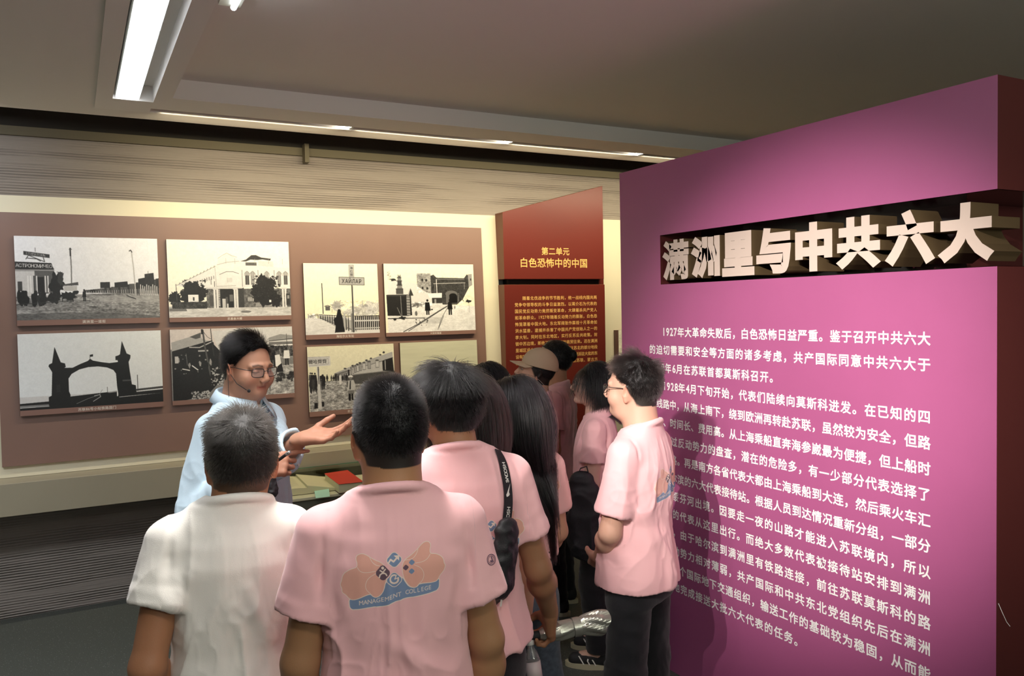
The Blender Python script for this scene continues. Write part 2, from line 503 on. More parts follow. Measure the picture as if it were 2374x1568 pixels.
c.box((0.405, YB, 2.95), (0.485, 4.745, 3.10)); c.box((0.485, 4.476, 2.95), (XR, 4.745, 3.10))
c.box((0.14, 4.60, 2.95), (0.405, 4.85, 3.10)); c.box((0.405, 4.83, 2.95), (XR, 4.85, 3.10))
c.box((0.14, YB, 2.95), (0.215, 4.60, 3.10)); c.box((0.215, YB, 3.03), (0.405, 4.60, 3.10))
c.box((0.405, 4.745, 3.04), (XR, 4.83, 3.10))
link('trim_1', c.mesh('trim_1'), M_BAND, kind='structure')
M_OL = mat('dark olive trim', lin((104, 98, 80)), 0.8)
link('trim_2', MB().box((XL, D - 0.03, 2.957), (XR, D, 3.012)).mesh('trim_2'), M_OL, kind='structure')
link('shade_lining', MB().box((XL, D - 0.02, 3.013), (XR, D - 0.001, 3.42)).mesh('shade_lining'), mat('ceiling edge shade', lin((44, 42, 38)), 0.9), kind='structure')  # dark sheet added in the gap, standing for shade along the ceiling edge
link('trim_3', MB().box((1.47, D - 0.10, 2.90), (1.50, D - 0.03, 3.03)).mesh('trim_3'), M_OL, kind='structure')

# ---------------------------------------------------------------- ceiling lights
M_GLOW = mat('cool diffuser glow', (1, 1, 1, 1), 0.5, emit=(0.86, 0.92, 1.0, 1), estr=PANEL_S)
M_WGLOW = mat('warm lamp glow', (1, 1, 1, 1), 0.5, emit=(1.0, 0.95, 0.82, 1), estr=14.0)
M_ALU = mat('white lacquered metal', lin((205, 205, 198)), 0.4)
M_CHAN = mat('grey channel metal', lin((150, 150, 140)), 0.35, metal=0.4)
for i, (y0, y1) in enumerate(((3.475, 4.585), (2.355, 3.462), (1.235, 2.342), (0.115, 1.222), (-1.005, 0.102))):
    t = empty('ceiling_light_panel', (0.28, (y0 + y1) / 2, 2.95), 0,
              ['long white glowing ceiling light panel ending nearest the photo wall', 'long white glowing ceiling light panel, second from the photo wall, cut by the top edge'][i] if i < 2 else
              'long white glowing ceiling light panel overhead in the channel, %s from the photo wall' % ['third', 'fourth', 'fifth'][i - 2],
              'ceiling light', 'recessed light panels in the ceiling channel')
    box('housing', (0.228, y0, 2.956), (0.338, y1, 3.03), M_ALU, t)
    box('diffuser', (0.232, y0 + 0.004, 2.950), (0.334, y1 - 0.004, 2.956), M_GLOW, t)
t = empty('tube_light', (0.56, 2.5, 3.05), 0, 'thin glowing ceiling light tube beside a channel, cut by the top edge', 'ceiling light')
box('housing', (0.52, 1.9, 3.01), (0.60, 3.23, 3.049), M_CHAN, t)
link('tube', MB().tube([(0.572, 1.92, 3.0), (0.572, 3.21, 3.0)], 0.011, 10).mesh('tube'), M_GLOW, t, smooth=True)
LX = [1.478, 2.578, 3.66, 4.75]
for i, x in enumerate(LX):
    t = empty('wall_washer', (x, 4.785, 2.99), 0,
              'small bright lamp in the ceiling slot, %s from the left' % ['first', 'second', 'third', 'fourth'][i], 'ceiling lamp', 'lamps in the ceiling slot')
    v = [(x - 0.03, 4.765, 2.952), (x + 0.03, 4.765, 2.952), (x + 0.005, 4.815, 2.952), (x - 0.03, 4.765, 2.972), (x + 0.03, 4.765, 2.972), (x + 0.005, 4.815, 2.972)]
    link('lens', MB().add(v, [(0, 2, 1), (3, 4, 5), (0, 1, 4, 3), (1, 2, 5, 4), (2, 0, 3, 5)]).mesh('lens'), M_WGLOW, t)
    box('divider', (x + 0.035, 4.747, 2.955), (x + 0.05, 4.828, 3.038), M_ALU, t)
t = empty('slot_reflector', (3.3, 4.787, 3.03), 0, 'long shiny reflector strip lining the ceiling slot', 'reflector')
box('strip', (0.41, 4.748, 3.028), (XR - 0.02, 4.827, 3.036), M_CHAN, t)

# ---------------------------------------------------------------- left: cream backing, brown board, photographs
LEAN = 0.045
def lean_y(z, off): return D - off - LEAN * (2.6 - z)
def lean_pt(px, py, off):
    d = ray(px, py)
    # CAM_H + d.z t ; y = d.y t = D - off - LEAN*(2.6 - CAM_H - d.z t)
    t = (D - off - LEAN * (2.6 - CAM_H)) / (d[1] - LEAN * d[2])
    return np.array([0, 0, CAM_H]) + d * t
def lean_board(name, x0, x1, z0, z1, off, th, m, parent, bev=0.0, **kw):
    b = [(x0, lean_y(z0, off), z0), (x1, lean_y(z0, off), z0), (x1, lean_y(z0, off) + th, z0), (x0, lean_y(z0, off) + th, z0)]
    t_ = [(x0, lean_y(z1, off), z1), (x1, lean_y(z1, off), z1), (x1, lean_y(z1, off) + th, z1), (x0, lean_y(z1, off) + th, z1)]
    return link(name, MB().hexa(b, t_).mesh(name, bev), m, parent, **kw)
M_CREAM = mat('cream painted panel', lin((228, 222, 196)), 0.55, bump=0.05, bscale=250)
M_BROWN = mat('brown printed board', lin((132, 104, 93)), 0.42, var=0.06, vscale=1.5)
M_LEDGE = mat('beige ledge laminate', lin((160, 153, 132)), 0.5, var=0.03, vscale=2)
t = empty('backing_panel', (1.0, D - 0.05, 0.9), 0, 'cream wall panel glowing behind the brown photo board', 'wall panel')
q_ = lean_pt(1149.5, 500.1, .035)
lean_board('panel', XL, q_[0], 0.888, q_[2], 0.035, 0.03, M_CREAM, t)
t = empty('backing_panel', (4.3, D - 0.03, 0.9), 0, 'narrow cream wall panel between the red stand and the magenta partition', 'wall panel')
box('panel', (3.99, D - 0.022, 0.2), (5.6, D - .002, 2.598), M_CREAM, t)
t = empty('photo_board', (1.2, D - 0.1, 0.93), 0, 'large brown board carrying eight black and white photographs', 'display board')
q_ = lean_pt(1115.4, 528.2, .06); r_ = lean_pt(5, 1084, .06); u_ = lean_pt(2, 492.3, .06)
lean_board('board', r_[0], q_[0], r_[2], (q_[2] + u_[2]) / 2, 0.06, 0.024, M_BROWN, t)
t = empty('wall_ledge', (0.6, 5.65, 0.69), 0, 'long beige ledge box running along the wall under the photo board', 'ledge')
box('front_panel', (XL, 5.50, 0.695), (0.62, 5.80, 0.886), M_LEDGE, t, bev=0.002)
box('front_panel', (0.624, 5.50, 0.695), (2.985, 5.80, 0.886), M_LEDGE, t, bev=0.002)
# ---------------------------------------------------------------- photograph prints
M_PEDGE = mat('photo board edge', lin((96, 70, 62)), 0.5)
M_PSTRIP = mat('brown caption strip', lin((134, 102, 92)), 0.45)
M_PTEXT = mat('pale caption ink', lin((215, 205, 195)), 0.5)
def scatter(R, n, x0, y0, x1, y1, r0, r1, col, al, seed):
    g = np.random.default_rng(seed)
    for _ in range(n):
        R.blob(g.uniform(x0, x1), g.uniform(y0, y1), g.uniform(r0, r1), g.uniform(r0, r1) * 0.8, col, al, 0.4, 8, int(g.integers(1e6)))
def fig(R, x, y, h, col, hat=False, skirt=True):
    """tiny standing figure, feet at y"""
    R.ell(x, y - h * 0.92, h * 0.065, h * 0.08, col)
    R.poly([(x - h * .11, y - h * .8), (x + h * .11, y - h * .8), (x + h * .16, y - h * .35), (x - h * .16, y - h * .35)], col)
    R.poly([(x - h * .1, y - h * .4), (x - h * .01, y - h * .4), (x - h * .02, y), (x - h * .1, y)], col)
    R.poly([(x + h * .1, y - h * .4), (x + h * .01, y - h * .4), (x + h * .03, y), (x + h * .1, y)], col)
    if hat: R.ell(x, y - h * 0.99, h * 0.1, h * 0.04, col)

def ph_street():
    R = Ras(560, 320, (.93, .94, .96)); R.view(107, 90, 1237, 747)
    R.poly([(100, 560), (700, 545), (1250, 535), (1250, 760), (100, 760)], .52)
    R.noise(107, 540, 1237, 747, .30, 2, 1, 3)
    R.poly([(107, 700), (500, 690), (900, 705), (1250, 735), (1250, 760), (107, 760)], .30, .6)
    R.poly([(700, 560), (1237, 560), (1237, 620), (760, 610)], .72, .5)
    # shops on the right
    g = np.random.default_rng(3)
    for i in range(34):
        x = 620 + i * 18.5; t = i / 34
        y1 = 535 + 15 * t; y0 = y1 - 20 - 95 * t ** 1.3 - g.random() * 22 * t
        R.rect(x, y0, x + 19, y1, .12 + .25 * g.random()); R.rect(x + 4, y1 - 10 - 40 * t, x + 8, y1, .85, .8)
    R.poly([(755, 452), (832, 450), (832, 500), (755, 500)], .14); R.poly([(870, 455), (975, 445), (980, 490), (870, 495)], .12)
    R.poly([(1065, 425), (1120, 415), (1120, 500), (1065, 500)], .13); R.poly([(1120, 385), (1195, 375), (1205, 520), (1120, 520)], .16)
    for i in range(9): R.rect(1080 + i * 17, 470 + (i % 3) * 8, 1087 + i * 17, 560, .85)
    R.line([(1150, 360), (1150, 400)], 3, .3)
    # poles
    R.line([(529, 180), (532, 330), (528, 510)], 9, .45); R.line([(529, 180), (529, 240)], 12, .2); R.line([(520, 190), (540, 188)], 5, .3)
    R.line([(1018, 195), (1030, 330), (1042, 560)], 9, .72); R.line([(1000, 196), (1012, 188), (1022, 205)], 8, .25)
    # left shop
    R.rect(107, 345, 250, 560, .80); R.rect(107, 340, 400, 365, .6)
    R.poly([(250, 360), (400, 362), (400, 540), (250, 540)], .35)
    for x in (195, 215, 240, 260, 325, 345): R.rect(x, 400, x + 9, 530, .9 if x != 240 else .2)
    R.rect(122, 445, 155, 520, .25); R.rect(270, 410, 320, 530, .1)
    R.poly([(107, 290), (380, 300), (396, 345), (396, 352), (107, 350)], .17)
    R.poly([(174, 207), (368, 232), (368, 260), (174, 236)], .2); R.line([(262, 180), (262, 210)], 3, .2)
    R.line([(190, 270), (210, 240), (330, 290), (320, 255)], 6, .3); R.line([(200, 262), (270, 268), (300, 285)], 6, .25)
    R.text('АСТРОНОМИЧЕО', lambda x, y: (112 + x, 318 + x * 0.03 - y), .9, 36, .02, 36 * .93)
    R.text('ЕТИПАТОВЪ', lambda x, y: (190 + x, 224 + x * 0.12 - y), .75, 24, .01, 24)
    R.blob(410, 470, 55, 95, .10, 1, .3, 30, 5); R.blob(445, 420, 22, 50, .2, 1, .3, 20, 6)
    R.line([(420, 370), (450, 375), (455, 400)], 4, .2); R.line([(470, 378), (455, 440)], 4, .2)
    R.blob(500, 560, 62, 32, .08, 1, .25, 24, 7); R.blob(560, 530, 22, 16, .08, 1, .2, 16, 8)
    for x in (455, 490, 520, 535): R.line([(x, 575), (x, 606)], 6, .08)
    for x, c_ in ((140, .06), (175, .06), (245, .08), (290, .15), (310, .1), (165, .07)): R.blob(x, 575, 26, 55, c_, 1, .3, 20, int(x))
    R.blob(355, 570, 16, 38, .8, 1, .3, 16, 9); R.blob(390, 580, 50, 40, .12, 1, .3, 20, 10)
    R.poly([(460, 470), (580, 450), (582, 475), (460, 480)], .3); R.rect(468, 480, 570, 520, .75)
    fig(R, 625, 605, 98, .05); R.line([(107, 625), (300, 612), (540, 600)], 10, .2, .6); R.line([(600, 602), (670, 598)], 5, .1, .7)
    R.line([(965, 562), (1040, 590)], 6, .1); R.blob(690, 650, 30, 5, .15, .7, .2, 12, 2)
    R.noise(107, 90, 1237, 747, .04, 1.5, 8); R.blur(1)
    return R
def ph_arch():
    R = Ras(560, 320, (.90, .92, .93)); R.view(134, 853, 1262, 1448)
    k = .05
    R.rect(134, 1345, 1262, 1460, .82); R.poly([(134, 1395), (350, 1388), (350, 1412), (134, 1420)], .1); R.rect(134, 1410, 360, 1425, .5)
    R.poly([(1040, 1330), (1262, 1318), (1262, 1335), (1040, 1345)], .25); R.poly([(1040, 1355), (1262, 1345), (1262, 1375), (1040, 1380)], .1)
    R.poly([(134, 1430), (350, 1428), (520, 1360), (880, 1338), (900, 1390), (1262, 1375), (1262, 1460), (134, 1460)], .06)
    R.line([(560, 1420), (650, 1385), (740, 1360), (765, 1320)], 4, .6); R.line([(690, 1410), (750, 1375), (745, 1358), (700, 1365)], 6, .7)
    R.poly([(800, 1345), (880, 1335), (885, 1345), (820, 1350)], .6)
    R.poly([(407, 962), (450, 1085), (482, 1095), (487, 1122), (476, 1130), (540, 1132), (600, 1105), (660, 1083), (678, 1066), (700, 1082), (770, 1098), (830, 1108),
            (900, 1102), (896, 1085), (880, 1085), (880, 1055), (905, 1048), (918, 1040), (937, 932), (972, 1035), (1003, 1050), (1000, 1075), (985, 1105), (992, 1180), (1005, 1290),
            (1037, 1300), (1042, 1380), (895, 1385), (885, 1300), (880, 1195), (860, 1165), (810, 1142), (740, 1130), (660, 1132), (590, 1148), (530, 1180), (505, 1215), (505, 1320),
            (515, 1345), (515, 1420), (350, 1425), (350, 1355), (372, 1345), (383, 1160), (370, 1135), (357, 1112), (362, 1098), (385, 1088)], k)
    R.line([(678, 1070), (678, 1035)], 3, k); R.poly([(678, 1035), (702, 1030), (702, 1048), (678, 1050)], k)
    R.line([(1053, 1215), (1053, 1345)], 6, .2); R.line([(806, 1300), (806, 1345)], 4, .3); R.rect(930, 1248, 1000, 1262, .28); R.rect(410, 1260, 440, 1320, .12)
    R.rect(880, 1345, 890, 1380, .9)
    R.noise(134, 853, 1262, 1448, .03, 1.5, 4); R.blur(1)
    return R
def ph_mansion():
    R = Ras(520, 340, (.96, .95, .90)); R.view(57, 57, 1140, 735)
    R.rect(57, 640, 1140, 740, .78); R.noise(57, 640, 1140, 735, .14, 2, 2, 4)
    R.poly([(130, 460), (240, 400), (340, 350), (450, 300), (500, 270), (700, 240), (850, 270), (1000, 290), (1140, 305), (1140, 480), (800, 470), (640, 485), (450, 488), (330, 490)], .87)
    R.poly([(490, 230), (530, 200), (560, 175), (600, 178), (630, 205), (665, 215), (680, 260), (480, 275)], .86)
    R.line([(490, 218), (530, 190), (570, 168), (610, 190), (660, 205)], 4, .6)
    R.line([(480, 275), (570, 250), (680, 240)], 4, .6); R.line([(500, 360), (560, 335), (620, 335), (670, 352)], 5, .45)
    R.poly([(690, 240), (740, 225), (790, 185), (830, 183), (880, 205), (970, 215), (960, 232), (890, 222), (840, 228), (780, 225), (740, 242)], .2)
    R.rect(735, 250, 835, 278, .35); R.poly([(850, 235), (990, 240), (990, 290), (850, 280)], .82)
    for x in (560, 640, 820, 945, 1075): R.line([(x, 215), (x, 262)], 4, .6, .7)
    for i in range(11): R.line([(150 + i * 30, 448 - i * 15), (158 + i * 30, 432 - i * 15)], 6, .55)
    R.line([(130, 455), (470, 285)], 4, .55); R.line([(460, 290), (470, 470)], 4, .5, .6)
    for i in range(6): R.rect(345 + i * 20, 400 - i * 6, 351 + i * 20, 430 - i * 6, .45)
    for x, y in ((420, 400), (450, 420)): R.rect(x, y, x + 6, y + 50, .4)
    for x, d_ in ((745, .25), (795, .55), (925, .6), (1040, .5), (1100, .3)):
        R.ell(x, 352, 20, 22, .62); R.rect(x - 17, 368, x + 17, 452, d_); R.line([(x, 340), (x, 452)], 2, .8)
        R.line([(x - 24, 372), (x - 24, 350), (x, 328), (x + 24, 350), (x + 24, 372)], 3, .5)
    for x in (700, 845, 995): R.line([(x, 320), (x, 470)], 5, .5)
    R.rect(565, 390, 610, 430, .8); R.line([(565, 390), (565, 430)], 2, .6); R.line([(470, 465), (640, 460)], 4, .6)
    # ground floor
    R.rect(380, 488, 1140, 655, .38); R.noise(380, 488, 1140, 655, .25, 2, 5, 1)
    R.rect(500, 490, 620, 655, .12); R.rect(650, 480, 710, 655, .22)
    for x in (440, 465, 618, 640, 1060, 1085): R.rect(x, 490, x + 18, 660, .86)
    R.rect(435, 484, 480, 496, .8); R.rect(612, 484, 655, 496, .8); R.rect(1050, 480, 1110, 492, .8)
    R.rect(380, 475, 700, 486, .8)
    for i in range(9): R.line([(480, 505 + i * 16), (494, 508 + i * 16)], 9, .75)
    R.rect(405, 545, 440, 640, .3); R.rect(515, 575, 545, 655, .75); R.rect(545, 560, 565, 655, .3); R.rect(555, 620, 568, 655, .8); R.rect(580, 540, 612, 600, .4)
    for i in range(6): R.rect(745 + i * 14, 565, 753 + i * 14, 600, .75)
    for i in range(18): R.rect(815 + i * 10, 615, 820 + i * 10, 650, .7)
    R.rect(1098, 535, 1135, 640, .2); R.rect(1108, 550, 1128, 580, .6)
    # trees
    for cx_, cy_, rx, ry, sd in ((260, 540, 95, 90, 1), (230, 470, 40, 50, 2), (290, 460, 30, 45, 3), (330, 520, 55, 60, 4), (900, 530, 110, 110, 5), (880, 430, 45, 75, 6), (940, 450, 60, 60, 7), (1000, 590, 55, 60, 8), (830, 500, 50, 50, 9), (110, 570, 50, 60, 10)):
        R.blob(cx_, cy_, rx, ry, .12, 1, .22, 40, sd)
    scatter(R, 120, 170, 410, 380, 620, 4, 12, .1, .8, 3); scatter(R, 160, 790, 370, 1040, 600, 4, 12, .1, .8, 4); scatter(R, 60, 800, 400, 1020, 600, 2, 4, .5, .5, 9)
    R.rect(222, 538, 310, 602, .92); R.rect(262, 560, 275, 590, .2); R.rect(938, 590, 958, 612, .95)
    R.rect(85, 600, 380, 660, .22); R.noise(85, 590, 380, 660, .2, 2, 7); R.line([(123, 445), (128, 640)], 5, .3)
    R.poly([(60, 655), (200, 660), (210, 680), (60, 680)], .45); R.blob(720, 695, 50, 10, .3, .7, .2, 14, 1)
    R.noise(57, 57, 1140, 735, .04, 1.5, 8); R.blur(1)
    return R
def ph_market():
    R = Ras(520, 300, (.83, .80, .79)); R.view(87, 838, 1160, 1450)
    R.rect(87, 1010, 1160, 1450, .5)
    R.poly([(440, 860), (1160, 820), (1160, 1000), (700, 1080), (500, 1070)], .83)
    R.poly([(95, 950), (250, 905), (345, 870), (350, 920), (420, 950), (240, 1000), (100, 1025)], .66); R.poly([(250, 905), (345, 870), (340, 915), (300, 925)], .32)
    R.poly([(100, 1025), (440, 940), (450, 975), (540, 1080), (590, 1090), (590, 1230), (470, 1330), (380, 1420), (200, 1450), (95, 1450)], .07)
    scatter(R, 60, 110, 1020, 560, 1300, 4, 22, .05, .8, 5); scatter(R, 26, 120, 1050, 570, 1230, 3, 9, .8, .7, 6)
    R.line([(245, 995), (330, 1000), (445, 950)], 10, .7); R.line([(320, 1030), (400, 1030)], 14, .7)
    R.line([(362, 850), (375, 990), (400, 1150), (415, 1250)], 15, .3); R.line([(356, 845), (356, 880)], 16, .08); R.line([(430, 840), (437, 960), (455, 1130)], 6, .2)
    R.line([(365, 860), (400, 910), (430, 930)], 3, .2); R.line([(448, 960), (460, 1120)], 7, .1)
    for i in range(14):
        x = 150 + i * 30; R.blob(x, 1100 + (i * 37) % 60, 10, 26, .05 if i % 3 else .6, 1, .3, 12, i)
    R.line([(180, 1180), (240, 1195)], 9, .9); R.line([(262, 1155), (310, 1195)], 10, .9); R.rect(120, 1070, 150, 1130, .75); R.line([(215, 1050), (222, 1150)], 6, .4)
    scatter(R, 70, 250, 1385, 400, 1445, 7, 13, .72, .9, 7); scatter(R, 50, 250, 1385, 400, 1445, 4, 8, .12, .7, 8)
    scatter(R, 60, 420, 1180, 570, 1340, 6, 14, .75, .9, 9); scatter(R, 60, 400, 1190, 580, 1350, 5, 10, .06, .9, 10)
    for i in range(16): R.blob(470 + i * 14, 1080 + (i % 4) * 7, 7, 22, .1, 1, .3, 10, i)
    # right side street
    R.poly([(940, 935), (1050, 905), (1160, 920), (1160, 950), (940, 965)], .6); R.line([(940, 965), (1160, 950)], 6, .2)
    R.poly([(950, 1005), (1160, 960), (1160, 1000), (1000, 1015)], .85); R.rect(940, 975, 1160, 1000, .45)
    R.poly([(900, 1200), (1160, 1180), (1160, 1450), (880, 1450)], .68); R.noise(700, 1180, 1160, 1450, .35, 2, 3, 2)
    scatter(R, 22, 1000, 1260, 1160, 1330, 10, 26, .12, .8, 12)
    R.rect(950, 1010, 1160, 1110, .25); R.noise(940, 1000, 1160, 1120, .5, 2, 13)
    fig(R, 972, 1205, 195, .07, True); fig(R, 1100, 1190, 165, .1)
    R.poly([(1075, 1055), (1125, 1055), (1130, 1130), (1070, 1130)], .92); R.ell(1100, 1040, 11, 13, .1)
    R.poly([(990, 1095), (1035, 1090), (1048, 1180), (1010, 1230), (995, 1190)], .93); R.poly([(1010, 1200), (1050, 1170), (1065, 1250), (1000, 1250)], .08)
    R.line([(1105, 905), (1108, 1050)], 5, .3); R.blob(930, 1330, 20, 80, .3, .7, .3, 16, 3)
    R.noise(87, 838, 1160, 1450, .05, 1.5, 8); R.blur(1)
    return R
def ph_sign():
    R = Ras(360, 340, (.96, .95, .85)); R.view(50, 82, 767, 757)
    R.rect(50, 600, 767, 757, .86); R.noise(50, 600, 330, 757, .08, 2, 1, 3)
    for x, y, rx, ry, c_ in ((355, 490, 50, 45, .72), (620, 540, 130, 60, .72), (700, 520, 80, 70, .78), (480, 550, 80, 30, .74)): R.blob(x, y, rx, ry, c_, .8, .3, 40, 3)
    R.noise(300, 440, 767, 600, .25, 1.5, 5)
    R.poly([(590, 500), (635, 470), (665, 500)], .55, .7); R.rect(600, 440, 612, 490, .65, .6); R.rect(243, 490, 287, 530, .35); R.line([(235, 490), (265, 482), (292, 492)], 5, .2)
    R.blob(355, 480, 48, 35, .5, .5, .6, 40, 8); R.rect(75, 570, 150, 600, .7); R.noise(75, 560, 180, 605, .6, 2, 3)
    R.line([(218, 272), (220, 560)], 7, .12)
    R.poly([(150, 572), (200, 565), (540, 640), (540, 740), (340, 690), (190, 600)], .55, .6)
    R.line([(180, 570), (500, 590), (767, 588)], 5, .2)
    for i in range(13): x = 190 + i * 22; R.rect(x, 570 + i * 2, x + 9, 610 + i * 10, .18)
    R.line([(185, 600), (510, 725)], 6, .3); R.line([(180, 575), (510, 610)], 5, .85)
    for i in range(13): x = 524 + i * 19.5; R.rect(x, 590, x + 12, 722, .10)
    R.rect(515, 628, 767, 642, .8); R.rect(515, 700, 767, 712, .75); R.rect(412, 565, 432, 720, .7); R.rect(485, 562, 515, 742, .5)
    R.line([(508, 290), (508, 742)], 11, .2); R.line([(516, 300), (516, 740)], 4, .6)
    R.poly([(372, 520), (388, 550), (405, 600), (410, 670), (420, 720), (420, 740), (325, 745), (335, 680), (315, 620), (345, 590), (355, 550)], .05)
    R.ell(373, 545, 17, 26, .04)
    R.rect(485, 95, 530, 215, .70); R.line([(485, 95), (530, 95), (530, 215), (485, 215)], 3, .4, closed=True)
    for i, ch in enumerate('海拉爾'):
        R.text(ch, lambda x, y, i=i: (492 + x, 125 + i * 33 - y), .08, 31)
    R.poly([(385, 212), (630, 218), (630, 290), (385, 285)], .66); R.line([(385, 212), (630, 218), (630, 290), (385, 285)], 5, .3, closed=True)
    R.text('ХАЙЛАР', lambda x, y: (408 + x * 0.98, 250 + x * 0.02 - y * 1.25), .1, 42, .02, 50)
    R.rect(330, 738, 440, 757, .95, .5)
    R.noise(50, 82, 767, 757, .03, 1.5, 8); R.blur(1)
    return R
def ph_tunnel():
    R = Ras(440, 330, (.95, .94, .85)); R.view(800, 86, 1658, 735)
    R.poly([(820, 330), (1040, 320), (1240, 330), (1400, 480), (1658, 500), (1658, 735), (820, 735)], .90)
    R.noise(820, 400, 1658, 735, .10, 2, 2, 2)
    R.poly([(830, 250), (960, 240), (1150, 290), (1240, 370), (1200, 470), (1040, 480), (830, 400)], .86)
    R.poly([(1102, 175), (1235, 178), (1240, 370), (1190, 360), (1105, 300)], .58); R.noise(1102, 175, 1240, 365, .3, 1.5, 4)
    for x, y in ((1145, 228), (1182, 232), (1145, 305), (1190, 310)): R.rect(x, y, x + 18, y + 22, .15)
    R.poly([(1235, 200), (1262, 188), (1290, 218), (1560, 222), (1590, 185), (1608, 200), (1608, 310), (1540, 430), (1480, 480), (1340, 478), (1320, 400), (1235, 365)], .22)
    R.noise(1235, 200, 1608, 478, .15, 1.5, 6)
    R.line([(1290, 232), (1560, 232)], 6, .5); R.line([(1260, 275), (1570, 268)], 7, .7); R.line([(1270, 282), (1270, 350)], 4, .5); R.line([(1562, 275), (1562, 330)], 4, .6)
    R.ell(1430, 375, 60, 32, .42); R.rect(1375, 375, 1490, 470, .42); R.ell(1445, 395, 38, 25, .05); R.rect(1408, 395, 1485, 465, .04)
    R.poly([(1600, 185), (1640, 180), (1642, 290), (1605, 310)], .6); R.rect(1622, 225, 1632, 245, .15)
    R.line([(1288, 235), (1292, 500)], 8, .85); R.line([(1500, 370), (1498, 450)], 5, .6); R.line([(1500, 380), (1550, 450)], 5, .3)
    R.poly([(1200, 368), (1338, 365), (1335, 412), (1215, 412)], .93); R.rect(1240, 412, 1335, 465, .2); R.rect(1262, 425, 1280, 465, .6)
    R.blob(1100, 475, 60, 22, .35, .8, .5, 30, 3); R.noise(1050, 450, 1240, 500, .5, 1.5, 9)
    R.poly([(815, 380), (1010, 378), (1040, 385), (1045, 575), (1000, 580), (820, 575)], .12); R.rect(998, 385, 1030, 575, .6)
    for i in range(7): R.line([(1000, 400 + i * 26), (1035, 402 + i * 26)], 5, .15)
    R.rect(820, 378, 990, 392, .25); R.line([(945, 390), (950, 600)], 6, .55); R.line([(910, 500), (955, 610)], 6, .5)
    R.poly([(1040, 320), (1065, 388), (1020, 390)], .2); R.line([(1040, 318), (1015, 385)], 4, .6)
    R.poly([(925, 200), (955, 200), (962, 300), (972, 375), (905, 375), (918, 300)], .5)
    for y, w_ in ((215, 20), (245, 26), (285, 26), (320, 34), (350, 34)): R.rect(938 - w_, y, 938 + w_, y + 7, .15)
    R.rect(922, 250, 958, 285, .25); R.rect(905, 325, 972, 370, .3); R.line([(928, 190), (940, 215), (950, 190)], 4, .2)
    R.blob(885, 235, 26, 14, .15, 1, .4, 16, 2); scatter(R, 30, 830, 150, 860, 240, 2, 6, .5, .6, 3)
    R.rect(820, 598, 990, 606, .15); R.blob(885, 610, 14, 12, .1, 1, .1, 14, 1); R.rect(820, 600, 1160, 606, .2); R.blob(955, 600, 28, 16, .12, 1, .4, 16, 4)
    R.line([(960, 730), (1100, 660), (1300, 540), (1400, 485)], 7, .25); R.line([(1005, 725), (1130, 650), (1310, 540), (1400, 487)], 6, .3)
    R.line([(1285, 720), (1320, 620), (1360, 550), (1400, 490)], 5, .4); R.line([(1295, 700), (1345, 590)], 4, .3)
    for i in range(7): R.line([(1100 + i * 10, 655 - i * 9), (1310 + i * 5, 655 - i * 8)], 3, .5, .7)
    scatter(R, 16, 1060, 600, 1190, 680, 3, 8, .15, .8, 4)
    fig(R, 1194, 575, 150, .06); R.poly([(1172, 455), (1212, 455), (1222, 535), (1168, 535)], .05)
    fig(R, 1411, 580, 155, .06); R.rect(1400, 450, 1424, 510, .06); R.blob(1085, 560, 12, 22, .4, 1, .2, 12, 3); R.blob(1458, 508, 7, 16, .5, 1, .2, 10, 3)
    R.blob(1600, 450, 30, 15, .15, 1, .5, 16, 3); R.line([(1600, 460), (1600, 560)], 3, .6); R.blob(1235, 525, 12, 6, .1, 1, .3, 10, 1)
    R.noise(800, 86, 1658, 735, .03, 1.5, 8); R.blur(1)
    return R
